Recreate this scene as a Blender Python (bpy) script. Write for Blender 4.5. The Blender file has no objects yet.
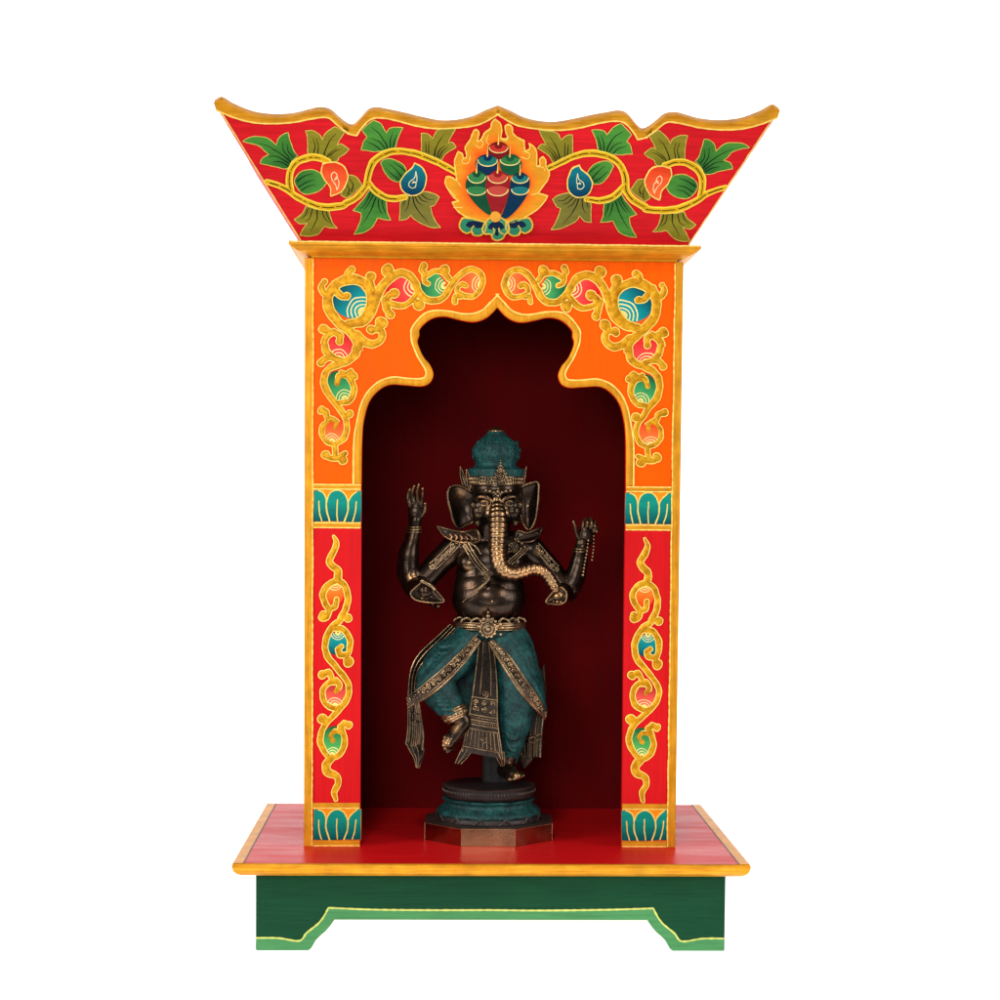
import bpy, bmesh, math, random
from mathutils import Vector, Matrix
from mathutils.geometry import tessellate_polygon
random.seed(7)
S = 0.001                      # one working unit is one millimetre
scene = bpy.context.scene
COL = scene.collection

# ------------------------------------------------------------------ camera
F = 1900.0
RX, RZ, RY, CX, CZ, SX, SY = 0.0622, -0.0287, -0.0080, -48.08, 444.88, -1.64, 113.74
def _rows():
    cz, sz = math.cos(RZ), math.sin(RZ)
    r1 = Matrix(((cz, sz, 0), (-sz, cz, 0), (0, 0, 1)))
    cx, sx = math.cos(RX), math.sin(RX)
    r2 = Matrix(((1, 0, 0), (0, cx, -sx), (0, sx, cx)))
    m = r2 @ r1                                   # rows: right, forward, up
    r, f, u = m[0].copy(), m[1].copy(), m[2].copy()
    c, s = math.cos(RY), math.sin(RY)
    return r * c - u * s, f, r * s + u * c
CR, CF, CU = _rows()
CPOS = Vector((CX, -F, CZ))
cam_data = bpy.data.cameras.new('camera')
cam = bpy.data.objects.new('camera', cam_data)
COL.objects.link(cam)
mw = Matrix(((CR.x, CU.x, -CF.x), (CR.y, CU.y, -CF.y), (CR.z, CU.z, -CF.z))).to_4x4()
mw.translation = CPOS * S
cam.matrix_world = mw
cam_data.sensor_width = 36.0
cam_data.lens = 36.0 * F / 1000.0
cam_data.shift_x = -SX / 1000.0
cam_data.shift_y = SY / 1000.0
cam_data.clip_start = 0.01
cam_data.clip_end = 100.0
scene.camera = cam

def ray(px, py):
    u = (px - 500 - SX) / F
    v = (500 + SY - py) / F
    return CR * u + CU * v + CF

class Plane:
    """A real surface of the object: maps the traced drawing onto it."""
    def __init__(self, o, n):
        self.o = Vector(o); self.n = Vector(n).normalized()
    def at(self, px, py, h=0.0):
        d = ray(px, py)
        t = (self.o - CPOS).dot(self.n) / d.dot(self.n)
        return CPOS + d * t + self.n * h
def at(px, py, Y):
    d = ray(px, py)
    return CPOS + d * ((Y - CPOS.y) / d.y)

# ------------------------------------------------------------------ helpers
def rgb(r, g, b):
    f = lambda c: (c / 255 / 12.92) if c / 255 <= .04045 else ((c / 255 + .055) / 1.055) ** 2.4
    return (f(r), f(g), f(b), 1.0)
def mix(a, b, t):
    t = max(0, min(1, t))
    return tuple(a[i] * (1 - t) + b[i] * t for i in range(4))

class MB:
    def __init__(self):
        self.v, self.f, self.m, self.c = [], [], [], []
    def add(self, vs, fs, mat=0, col=(1, 1, 1, 1)):
        b = len(self.v)
        self.v += [tuple(p) for p in vs]
        if col and isinstance(col[0], (tuple, list)):
            self.c += list(col)
        else:
            self.c += [col] * len(vs)
        for f in fs:
            self.f.append([b + i for i in f]); self.m.append(mat)
    def box(self, x0, x1, y0, y1, z0, z1, mat=0, col=(1, 1, 1, 1)):
        vs = [(x, y, z) for x in (x0, x1) for y in (y0, y1) for z in (z0, z1)]
        fs = [(0, 1, 3, 2), (4, 6, 7, 5), (0, 4, 5, 1), (2, 3, 7, 6), (0, 2, 6, 4), (1, 5, 7, 3)]
        self.add(vs, fs, mat, col)
    def prism(self, outline, vec, mat=0, col=(1, 1, 1, 1), sidemat=None):
        """outline: closed 3D polygon, extruded along vec."""
        n = len(outline)
        vec = Vector(vec)
        pts = [Vector(p) for p in outline]
        tri = tessellate_polygon([pts])
        vs = pts + [p + vec for p in pts]
        nrm = Vector((0, 0, 0))
        for i in range(n):
            nrm += pts[i].cross(pts[(i + 1) % n])
        flip = nrm.dot(vec) > 0        # front cap must face -vec
        fs = []
        for t in tri:
            a, b, c = t
            tn = (pts[b] - pts[a]).cross(pts[c] - pts[a])
            if tn.dot(vec) > 0: a, c = c, a
            fs.append((a, b, c)); fs.append((c + n, b + n, a + n))
        self.add(vs, fs, mat, col)
        fs2 = []
        for i in range(n):
            j = (i + 1) % n
            fs2.append((i, j, j + n, i + n) if flip else (j, i, i + n, j + n))
        self.add(vs, fs2, mat if sidemat is None else sidemat, col)
    def tube(self, pts, rad, mat=0, col=(1, 1, 1, 1), seg=8, closed=False, flat=1.0, cap=True):
        pts = [Vector(p) for p in pts]
        n = len(pts)
        if not hasattr(rad, '__len__'): rad = [rad] * n
        rings = []
        up = None
        for i in range(n):
            if closed: d = pts[(i + 1) % n] - pts[i - 1]
            else: d = pts[min(i + 1, n - 1)] - pts[max(i - 1, 0)]
            if d.length < 1e-9: d = Vector((0, 0, 1))
            d.normalize()
            if up is None:
                up = Vector((0, -1, 0)) if abs(d.y) < .9 else Vector((1, 0, 0))
            up = (up - d * up.dot(d)).normalized()
            s = d.cross(up)
            rings.append([pts[i] + (s * math.cos(2 * math.pi * k / seg) + up * (flat * math.sin(2 * math.pi * k / seg))) * rad[i] for k in range(seg)])
        vs = [p for r in rings for p in r]
        fs = []
        m = n if closed else n - 1
        for i in range(m):
            a, b = i * seg, ((i + 1) % n) * seg
            for k in range(seg):
                l = (k + 1) % seg
                fs.append((a + k, b + k, b + l, a + l))
        if not closed and cap:
            fs.append(tuple(range(seg)))
            fs.append(tuple(reversed(range((n - 1) * seg, n * seg))))
        self.add(vs, fs, mat, col)
    def ball(self, c, r, mat=0, col=(1, 1, 1, 1), rot=None, seg=16, ring=10):
        if not hasattr(r, '__len__'): r = (r, r, r)
        if max(r) > 12: seg, ring = 56, 36
        vs, fs = [], []
        c = Vector(c)
        def P(th, ph):
            p = Vector((r[0] * math.sin(th) * math.cos(ph), r[1] * math.sin(th) * math.sin(ph), r[2] * math.cos(th)))
            if rot is not None: p = rot @ p
            return c + p
        vs.append(P(0, 0))
        for i in range(1, ring):
            for k in range(seg): vs.append(P(math.pi * i / ring, 2 * math.pi * k / seg))
        vs.append(P(math.pi, 0))
        for k in range(seg): fs.append((0, 1 + k, 1 + (k + 1) % seg))
        for i in range(ring - 2):
            a, b = 1 + i * seg, 1 + (i + 1) * seg
            for k in range(seg):
                l = (k + 1) % seg
                fs.append((a + k, b + k, b + l, a + l))
        a = 1 + (ring - 2) * seg
        for k in range(seg): fs.append((a + k, len(vs) - 1, a + (k + 1) % seg))
        self.add(vs, fs, mat, col)
    def lathe(self, c, prof, mat=0, col=(1, 1, 1, 1), seg=64, ripple=None):
        """prof: list of (radius, z) from bottom to top; ripple(i, ang) scales the radius."""
        vs, fs = [], []
        for i, (r, z) in enumerate(prof):
            for k in range(seg):
                a = 2 * math.pi * k / seg
                rr = r * (ripple(i, a) if ripple else 1)
                vs.append((c[0] + rr * math.cos(a), c[1] + rr * math.sin(a), c[2] + z))
        for i in range(len(prof) - 1):
            for k in range(seg):
                l = (k + 1) % seg
                fs.append((i * seg + k, i * seg + l, (i + 1) * seg + l, (i + 1) * seg + k))
        fs.append(tuple(reversed(range(seg))))
        fs.append(tuple(range((len(prof) - 1) * seg, len(prof) * seg)))
        self.add(vs, fs, mat, col)
    def mesh(self, name, mats, off, angle=35):
        me = bpy.data.meshes.new(name)
        o = Vector(off)
        me.from_pydata([((Vector(p) - o) * S)[:] for p in self.v], [], self.f)
        for m in mats: me.materials.append(m)
        me.polygons.foreach_set('material_index', self.m)
        ca = me.color_attributes.new('Col', 'FLOAT_COLOR', 'POINT')
        ca.data.foreach_set('color', [x for c in self.c for x in c])
        me.polygons.foreach_set('use_smooth', [True] * len(me.polygons))
        me.set_sharp_from_angle(angle=math.radians(angle))
        me.update()
        return me

def tag(o, label=None, cat=None, kind=None):
    if label: o['label'] = label
    if cat: o['category'] = cat
    if kind: o['kind'] = kind
ROOTS = {}
def empty(name, loc):
    o = bpy.data.objects.new(name, None)
    o.empty_display_size = .05
    COL.objects.link(o); o.location = Vector(loc) * S
    ROOTS[o.name] = Vector(loc)
    return o
def obj(name, mb, mats, parent=None, root=None, bevel=0.0, angle=35, label=None):
    off = ROOTS[root.name] if root else Vector((0, 0, 0))
    me = mb.mesh(name, mats, off, angle) if isinstance(mb, MB) else mb
    o = bpy.data.objects.new(name, me)
    COL.objects.link(o)
    if parent: o.parent = parent
    if label: o['label'] = label
    if bevel:
        b = o.modifiers.new('edge', 'BEVEL'); b.width = bevel * S; b.segments = 2
        b.limit_method = 'ANGLE'; b.angle_limit = math.radians(40)
    return o

# ------------------------------------------------------------------ materials
def newmat(name):
    m = bpy.data.materials.new(name); m.use_nodes = True
    nt = m.node_tree
    return m, nt, nt.nodes['Principled BSDF']
def N(nt, t, **kw):
    n = nt.nodes.new(t)
    for k, v in kw.items():
        if k in n.inputs.keys() if isinstance(k, str) else False: n.inputs[k].default_value = v
        else: setattr(n, k, v)
    return n
def L(nt, a, b): nt.links.new(a, b)

def coords(nt, scale):
    tc = N(nt, 'ShaderNodeTexCoord')
    mp = N(nt, 'ShaderNodeMapping'); mp.inputs['Scale'].default_value = scale
    L(nt, tc.outputs['Object'], mp.inputs['Vector'])
    return mp.outputs['Vector']
def noise(nt, vec, sc, det=4, rough=.55):
    n = N(nt, 'ShaderNodeTexNoise')
    n.inputs['Scale'].default_value = sc; n.inputs['Detail'].default_value = det
    n.inputs['Roughness'].default_value = rough
    L(nt, vec, n.inputs['Vector']); return n.outputs['Fac']
def ramp(nt, fac, stops):
    r = N(nt, 'ShaderNodeValToRGB')
    e = r.color_ramp.elements
    while len(e) < len(stops): e.new(.5)
    for i, (p, c) in enumerate(stops):
        e[i].position = p; e[i].color = c if hasattr(c, '__len__') else (c, c, c, 1)
    L(nt, fac, r.inputs['Fac']); return r.outputs['Color']
def mul(nt, a, b, fac=1.0, mode='MULTIPLY'):
    m = N(nt, 'ShaderNodeMix'); m.data_type = 'RGBA'; m.blend_type = mode
    m.inputs[0].default_value = fac
    L(nt, a, m.inputs[6]); L(nt, b, m.inputs[7]) if not hasattr(b, '__len__') else setattr(m.inputs[7], 'default_value', b)
    return m.outputs[2]

def paint_mat(name, streak=(3, 40, 60), var=.16, rough=.38, bump=.25, spec=.5, coat=.0, wear=0.0):
    """hand painted wood: colour from the painted pattern, with brush streaks and grain"""
    m, nt, p = newmat(name)
    at_ = N(nt, 'ShaderNodeAttribute'); at_.attribute_name = 'Col'
    v1 = coords(nt, streak)
    n1 = noise(nt, v1, 6, 5, .6)
    g1 = ramp(nt, n1, [(.3, 1 - var), (.7, 1 + var)])
    v2 = coords(nt, (1, 1, 1))
    n2 = noise(nt, v2, 9, 3)
    g2 = ramp(nt, n2, [(.3, 1 - var * .6), (.7, 1 + var * .6)])
    c = mul(nt, mul(nt, at_.outputs['Color'], g1), g2)
    if wear:
        v3 = coords(nt, (4, 60, 90))
        n3 = noise(nt, v3, 8, 6, .7)
        k = ramp(nt, n3, [(.66, 0.0), (.74, wear)])
        mm = N(nt, 'ShaderNodeMix'); mm.data_type = 'RGBA'
        L(nt, k, mm.inputs[0]); L(nt, c, mm.inputs[6])
        dk = mul(nt, c, (.35, .3, .3, 1)); L(nt, dk, mm.inputs[7]); c = mm.outputs[2]
    L(nt, c, p.inputs['Base Color'])
    rr = ramp(nt, n1, [(.3, rough - .08), (.7, rough + .1)])
    L(nt, rr, p.inputs['Roughness'])
    p.inputs['Specular IOR Level'].default_value = spec
    p.inputs['Coat Weight'].default_value = coat
    p.inputs['Coat Roughness'].default_value = .2
    b = N(nt, 'ShaderNodeBump'); b.inputs['Strength'].default_value = bump
    b.inputs['Distance'].default_value = .0006
    L(nt, n1, b.inputs['Height']); L(nt, b.outputs['Normal'], p.inputs['Normal'])
    return m

def gold_mat(name, base, dark, light, streak, metal=.35, rough=.42, bump=.35, sc=7):
    m, nt, p = newmat(name)
    v = coords(nt, streak)
    n = noise(nt, v, sc, 6, .65)
    c = ramp(nt, n, [(.28, dark), (.5, base), (.74, light)])
    v2 = coords(nt, (1, 1, 1)); n2 = noise(nt, v2, 60, 3)
    c = mul(nt, c, ramp(nt, n2, [(.3, .82), (.7, 1.15)]))
    L(nt, c, p.inputs['Base Color'])
    p.inputs['Metallic'].default_value = metal
    p.inputs['Specular IOR Level'].default_value = .12
    p.inputs['Roughness'].default_value = rough
    b = N(nt, 'ShaderNodeBump'); b.inputs['Strength'].default_value = bump; b.inputs['Distance'].default_value = .0008
    L(nt, n, b.inputs['Height']); L(nt, b.outputs['Normal'], p.inputs['Normal'])
    return m

M = {}
M['paint'] = paint_mat('painted_wood', (3, 30, 70), .17, .45, .22, spec=.06, wear=.35)
M['paint_v'] = paint_mat('painted_wood_upright', (60, 30, 3), .08, .42, .12, spec=.05)
M['enamel'] = paint_mat('ornament_paint', (12, 12, 40), .12, .45, .12, spec=.06)
M['lacquer'] = paint_mat('lacquered_wood', (1.5, 8, 12), .05, .32, .012, spec=.045, coat=.0)
M['dark'] = paint_mat('niche_paint', (50, 50, 3), .12, .7, .08, spec=.06)
M['green'] = paint_mat('green_paint', (3, 30, 60), .17, .55, .4, spec=.06, wear=.6)
G0, G1, G2 = rgb(212, 142, 28), rgb(192, 118, 20), rgb(230, 168, 48)
M['gold'] = gold_mat('gold_moulding', G0, G1, G2, (3, 60, 60))
M['gold_v'] = gold_mat('gold_strip', G0, G1, G2, (60, 60, 3))
M['gilt'] = gold_mat('gilt_ornament', rgb(206, 142, 14), rgb(158, 96, 6), rgb(236, 182, 44), (60, 60, 60), .25, .38, .3, 3)

# ------------------------------------------------------------------ drawing engine (2D traced outlines onto a surface)
def crv(pts, closed=False, step=1.0, corner=62):
    """smooth curve through points, keeping sharp corners"""
    P = [Vector((p[0], p[1])) for p in pts]
    n = len(P)
    if n < 3 and not closed: 
        out = []
        k = max(2, int((P[1] - P[0]).length / step))
        return [tuple(P[0].lerp(P[1], i / k)) for i in range(k + 1)]
    sharp = [False] * n
    for i in range(n):
        if not closed and i in (0, n - 1): continue
        a = P[i] - P[i - 1]; b = P[(i + 1) % n] - P[i]
        if a.length > 1e-6 and b.length > 1e-6 and math.degrees(a.angle(b)) > corner: sharp[i] = True
    out = []
    m = n if closed else n - 1
    for i in range(m):
        p1, p2 = P[i], P[(i + 1) % n]
        p0 = P[i - 1] if (closed or i > 0) and not sharp[i] else p1 + (p1 - p2) * .6
        p3 = P[(i + 2) % n] if (closed or i + 2 < n) and not sharp[(i + 1) % n] else p2 + (p2 - p1) * .6
        k = max(1, int((p2 - p1).length / step + .5))
        for j in range(k):
            t = j / k
            q = .5 * ((2 * p1) + (p2 - p0) * t + (2 * p0 - 5 * p1 + 4 * p2 - p3) * t * t + (3 * p1 - p0 - 3 * p2 + p3) * t ** 3)
            out.append((q.x, q.y))
    if not closed: out.append(tuple(P[-1]))
    return out
def T(x0, y0, s):
    return lambda pts: [(x0 + p[0] * s, y0 + p[1] * s) for p in pts]

class Draw:
    """collects painted shapes on one plane; xf moves a finished 3D point (mirror, shift)"""
    def __init__(self, mb, plane, h0=.25, xf=None, flip=False, jit=0.0):
        self.jit, self.ph = jit, [random.uniform(0, 6.28) for _ in range(6)]
        self.mb, self.pl, self.h, self.xf, self.flip = mb, plane, h0, xf, flip
    def P(self, p, h):
        if self.jit:                       # no two strokes of a hand are alike
            j, a = self.jit, self.ph
            p = (p[0] + j * (math.sin(p[1] * .09 + a[0]) + .5 * math.sin(p[0] * .21 + p[1] * .17 + a[1]) + .25 * math.sin(p[1] * .6 + a[4])), p[1] + j * (math.sin(p[0] * .085 + a[2]) + .5 * math.sin(p[1] * .2 - p[0] * .16 + a[3]) + .25 * math.sin(p[0] * .55 + a[5])))
        q = self.pl.at(p[0], p[1], h)
        return self.xf(q) if self.xf else q
    def put(self, vs, fs, mat, col):
        if self.flip: fs = [tuple(reversed(f)) for f in fs]
        self.mb.add(vs, fs, mat, col)
    def up(self, d=.04):
        self.h += d
    def fill(self, pts, col, mat=0, smooth=True, step=1.2, h=None, grow=0.0):
        o = crv(pts, True, step) if smooth else list(pts)
        if grow:
            n = len(o); area = sum(o[i - 1][0] * o[i][1] - o[i][0] * o[i - 1][1] for i in range(n))
            sg = 1 if area > 0 else -1
            g = []
            for i in range(n):
                a = Vector(o[i]) - Vector(o[i - 1]); b = Vector(o[(i + 1) % n]) - Vector(o[i])
                t = (a.normalized() + b.normalized())
                if t.length < 1e-4: t = a
                t.normalize()
                g.append((o[i][0] + t.y * grow * sg, o[i][1] - t.x * grow * sg))
            o = g
        h = self.h if h is None else h
        tri = tessellate_polygon([[Vector((p[0], p[1], 0)) for p in o]])
        vs = [self.P(p, h) for p in o]
        fs = []
        for a, b, c in tri:
            ar = (o[b][0] - o[a][0]) * (o[c][1] - o[a][1]) - (o[c][0] - o[a][0]) * (o[b][1] - o[a][1])
            if abs(ar) < 1e-7: continue
            fs.append((a, c, b) if ar > 0 else (a, b, c))
        cs = [col(p[0], p[1]) for p in o] if callable(col) else col
        self.put(vs, fs, mat, cs)
        # thin side wall so the coat of paint has a body
        n = len(o)
        area = sum(o[i - 1][0] * o[i][1] - o[i][0] * o[i - 1][1] for i in range(n))
        vs2 = vs + [self.P(p, 0.0) for p in o]
        fs2 = [((i + 1) % n, i, i + n, (i + 1) % n + n) if area > 0 else (i, (i + 1) % n, (i + 1) % n + n, i + n) for i in range(n)]
        self.put(vs2, fs2, mat, (cs + cs) if isinstance(cs, list) else cs)
        if h == self.h: self.up()
        return o
    def line(self, pts, w, col, mat=0, closed=False, dome=.3, h=None, step=1.2, smooth=True, wob=0.0, caps=True, corner=62):
        """brush or piped line; w number or list of widths along the path"""
        o = crv(pts, closed, step, corner) if smooth else list(pts)
        n = len(o)
        if n < 2: return
        if hasattr(w, '__len__'):
            ws = []
            for i in range(n):
                t = i / (n - 1) * (len(w) - 1); k = min(int(t), len(w) - 2)
                ws.append(w[k] + (w[k + 1] - w[k]) * (t - k))
        else: ws = [w] * n
        if wob:
            ph = random.random() * 9
            ws = [x * (1 + wob * math.sin(i * .9 + ph) * .6 + wob * random.uniform(-.5, .5)) for i, x in enumerate(ws)]
        P = [Vector(p) for p in o]
        tg = []
        for i in range(n):
            d = (P[(i + 1) % n] - P[i - 1]) if closed else (P[min(i + 1, n - 1)] - P[max(i - 1, 0)])
            if d.length < 1e-9: d = Vector((1, 0))
            tg.append(d.normalized())
        if not closed and caps:
            a, b = [], []
            for k in range(1, 5):
                t = k / 4
                a.insert(0, (P[0] - tg[0] * ws[0] * .5 * t, tg[0], ws[0] * math.sqrt(max(0, 1 - t * t)) + .02))
                b.append((P[-1] + tg[-1] * ws[-1] * .5 * t, tg[-1], ws[-1] * math.sqrt(max(0, 1 - t * t)) + .02))
            seq = a + list(zip(P, tg, ws)) + b
        else: seq = list(zip(P, tg, ws))
        h = self.h if h is None else h
        prof = [(-1, -.99), (-1, 0), (-.62, .68), (0, 1), (.62, .68), (1, 0), (1, -.99)]
        K = len(prof)
        vs, cs = [], []
        for p, t, w_ in seq:
            nx = Vector((-t.y, t.x))
            for a, z in prof:
                q = p + nx * (a * w_ * .5)
                hh = (h + dome * z * min(1, w_ / (max(ws) + 1e-6))) if z >= 0 else 0.0
                vs.append(self.P(q, hh))
                cs.append(col(q.x, q.y) if callable(col) else col)
        m = len(seq); fs = []
        for i in range(m if closed else m - 1):
            a, b = i * K, ((i + 1) % m) * K
            for k in range(K - 1): fs.append((a + k, b + k, b + k + 1, a + k + 1))
        self.put(vs, fs, mat, cs)
    def disc(self, c, r, colfn, mat=0, dome=.5, h=None, ry=None, seg=40, rings=7):
        h = self.h if h is None else h
        ry = ry or r
        vs, cs, fs = [self.P(c, h + dome)], [colfn(c[0], c[1]) if callable(colfn) else colfn], []
        for i in range(1, rings + 1):
            t = i / rings
            for k in range(seg):
                a = 2 * math.pi * k / seg
                q = (c[0] + r * t * math.cos(a), c[1] - ry * t * math.sin(a))
                vs.append(self.P(q, h + dome * (1 - t * t)))
                cs.append(colfn(*q) if callable(colfn) else colfn)
        for k in range(seg): fs.append((0, 1 + k, 1 + (k + 1) % seg))
        for i in range(rings - 1):
            a, b = 1 + i * seg, 1 + (i + 1) * seg
            for k in range(seg):
                l = (k + 1) % seg; fs.append((a + k, b + k, b + l, a + l))
        self.put(vs, fs, mat, cs)
        if h == self.h: self.up()

CREAM = rgb(242, 208, 104)
PIPE = rgb(250, 220, 112)
BLACK = rgb(16, 16, 14)
GREENL, GREENL2 = rgb(72, 136, 52), rgb(26, 84, 36)
OLIVE, OLIVE2 = rgb(134, 126, 36), rgb(92, 84, 18)

def bead(d, c, r, ca, cb, ang, arcs=True, ry=None):
    """painted jewel ball; colour runs from ca (far) to cb at direction ang, with cream ripples at that rim"""
    ry = ry or r
    ux, uy = math.cos(ang), -math.sin(ang)
    def fn(x, y):
        t = ((x - c[0]) * ux / r + (y - c[1]) * uy / ry) * .5 + .5
        return mix(ca, cb, t * 1.25)
    d.disc(c, r, fn, 0, .5, ry=ry)
    if arcs:
        cc = (c[0] + ux * r * .98, c[1] + uy * ry * .98)
        for k, f in enumerate((.2, .46, .68, .9) if r > 16 else (.18, .46, .7)):
            pts = []
            for i in range(61):
                a = 2 * math.pi * i / 60
                q = (cc[0] + f * r * math.cos(a), cc[1] + f * r * math.sin(a))
                if ((q[0] - c[0]) / r) ** 2 + ((q[1] - c[1]) / ry) ** 2 < 1.0: pts.append((math.atan2((q[1] - c[1]) * ux - (q[0] - c[0]) * uy, 1), q))
            pts = [q for _, q in sorted(pts, key=lambda z: z[0])]
            if len(pts) < 3: continue
            if k == 0: d.line(pts, r * .22, rgb(236, 214, 120), dome=.1, h=d.h + .5)
            else: d.line(pts, max(.8, r * .075), rgb(244, 222, 150), dome=.15, h=d.h + .52, smooth=False)
    d.up(.1)

def scrolls(d, strokes, lobes, wcase=.85):
    """gilt relief scrolls: pale piped edge below, gilt body above, so that touching strokes melt together"""
    h = d.h
    strokes = [(pts, [x * (.94 + .07 * random.uniform(-1, 1)) for x in w]) for pts, w in strokes]
    for pts, w in strokes:
        ww = [x + wcase * 2 for x in w] if hasattr(w, '__len__') else w + wcase * 2
        d.line(pts, ww, PIPE, 0, dome=.25, h=h)
    for c, r in lobes:
        d.disc(c, r + wcase, PIPE, 0, .2, h=h + .08)
    for pts, w in strokes:
        d.line(pts, w, (1, 1, 1, 1), 1, dome=.5, h=h + .22)
    for c, r in lobes:
        d.disc(c, r, (1, 1, 1, 1), 1, .5, h=h + .25)
    d.up(.3)
scene.view_settings.view_transform = 'Standard'
scene.view_settings.look = 'None'
scene.view_settings.exposure = 0.0
scene.view_settings.gamma = 1.0
# ------------------------------------------------------------------ studio: white floor and backdrop with added glow, two softboxes
def emit_mat(name, strength):
    m, nt, p = newmat(name)
    p.inputs['Base Color'].default_value = (.8, .8, .8, 1); p.inputs['Roughness'].default_value = .6
    p.inputs['Emission Color'].default_value = (1, 1, 1, 1); p.inputs['Emission Strength'].default_value = strength
    return m
M['glow'] = emit_mat('added_white_glow', 1.0)  # glow added to keep floor and backdrop white and free of shadow
fl = MB(); fl.add([(-9000, -520, 0), (9000, -520, 0), (9000, 2600, 0), (-9000, 2600, 0)], [(0, 1, 2, 3)])
floor = obj('floor', fl, [M['glow']]); tag(floor, 'white floor with added glow the painted shrine stands on', None, 'structure')
bd = MB(); bd.add([(-9000, 2600, 0), (9000, 2600, 0), (9000, 2600, 5200), (-9000, 2600, 5200)], [(0, 1, 2, 3)])
back = obj('backdrop', bd, [M['glow']]); tag(back, 'plain white backdrop with added glow behind the shrine', None, 'structure')

world = bpy.data.worlds.new('World'); scene.world = world; world.use_nodes = True
bg = world.node_tree.nodes['Background']; bg.inputs['Color'].default_value = (1, 1, 1, 1); bg.inputs['Strength'].default_value = .22

def softbox(name, loc, target, size, power):
    d = bpy.data.lights.new(name, 'AREA'); d.shape = 'RECTANGLE'; d.size = size[0] * S; d.size_y = size[1] * S; d.energy = power
    o = bpy.data.objects.new(name, d); COL.objects.link(o)
    o.location = Vector(loc) * S
    o.rotation_euler = (Vector(target) - Vector(loc)).to_track_quat('-Z', 'Y').to_euler()
    return o
softbox('softbox_key', (-2500, -1450, 1150), (0, 0, 430), (1100, 1300), 39)
softbox('softbox_second', (2500, -1450, 1100), (0, 0, 430), (1100, 1300), 34)
softbox('softbox_front', (-420, -2500, 820), (0, 0, 400), (900, 700), 19)
softbox('softbox_top', (-250, -1500, 1900), (0, 0, 400), (260, 260), 8)

# ------------------------------------------------------------------ the shrine
W2, BH, HT = 187.4, 90.6, 677.6          # half width of the frame, slab top, frame top
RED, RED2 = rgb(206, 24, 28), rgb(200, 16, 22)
ORANGE = rgb(242, 92, 0)
MAROON = rgb(104, 4, 9)
WHITE = (1, 1, 1, 1)
shrine = empty('shrine', (0, 80, 0))
tag(shrine, 'hand painted red and orange wooden shrine with flared roof and green footed base', 'shrine')
def part(name, mb, mats, parent=None, **k):
    return obj(name, mb, mats, parent or shrine, shrine, **k)

def rect_loft(mb, x0, x1, y0, y1, prof, mat=0, col=WHITE, caps=True):
    vs, fs = [], []
    for d, z in prof:
        vs += [(x0 + d, y0 + d, z), (x1 - d, y0 + d, z), (x1 - d, y1 - d, z), (x0 + d, y1 - d, z)]
    for i in range(len(prof) - 1):
        for k in range(4):
            l = (k + 1) % 4
            fs.append((i * 4 + k, i * 4 + l, (i + 1) * 4 + l, (i + 1) * 4 + k))
    if caps:
        fs.append((3, 2, 1, 0)); n = 4 * (len(prof) - 1); fs.append((n, n + 1, n + 2, n + 3))
    mb.add(vs, fs, mat, col)

class Flat:
    def __init__(self, o, ex, up, n):
        self.o, self.ex, self.u, self.n = Vector(o), Vector(ex), Vector(up), Vector(n)
    def at(self, x, y, h=0.0):
        return self.o + self.ex * x - self.u * y + self.n * h

# base slab with a rounded gilt nose
SW, SF, SB, ST = 250.0, 90.6, 266.0, 14.0
mb = MB()
rect_loft(mb, -SW, SW, -SF, SB, [(13, BH - ST), (8, BH - ST + .8), (4, BH - ST + 3), (1.5, BH - 8), (.3, BH - 4.5), (0, BH - 2.2), (.5, BH - .6), (1.6, BH)], 0)
top = MB()
slab = part('base_slab', mb, [M['gold']], angle=50)
top.add([(-SW + 1.6, -SF + 1.6, BH + .15), (SW - 1.6, -SF + 1.6, BH + .15), (SW - 1.6, SB - 1.6, BH + .15), (-SW + 1.6, SB - 1.6, BH + .15)], [(0, 1, 2, 3)], 0, rgb(214, 22, 26))
part('slab_top', top, [M['lacquer']], slab)
for s in (-1, 1):
    bl = MB()
    xs = sorted((s * (SW - 1.2), s * (SW - 10.5)))
    bl.box(xs[0], xs[1], -SF + 1.4, SB - 1.6, BH + .02, BH + .45, 0)
    xs = sorted((s * (SW - 10.6), s * (SW - 11.7)))
    bl.box(xs[0], xs[1], -SF + 1.8, SB - 1.6, BH + .02, BH + .5, 1, rgb(120, 112, 100))
    part('slab_border', bl, [M['gold_v'], M['enamel']], slab)

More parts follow.
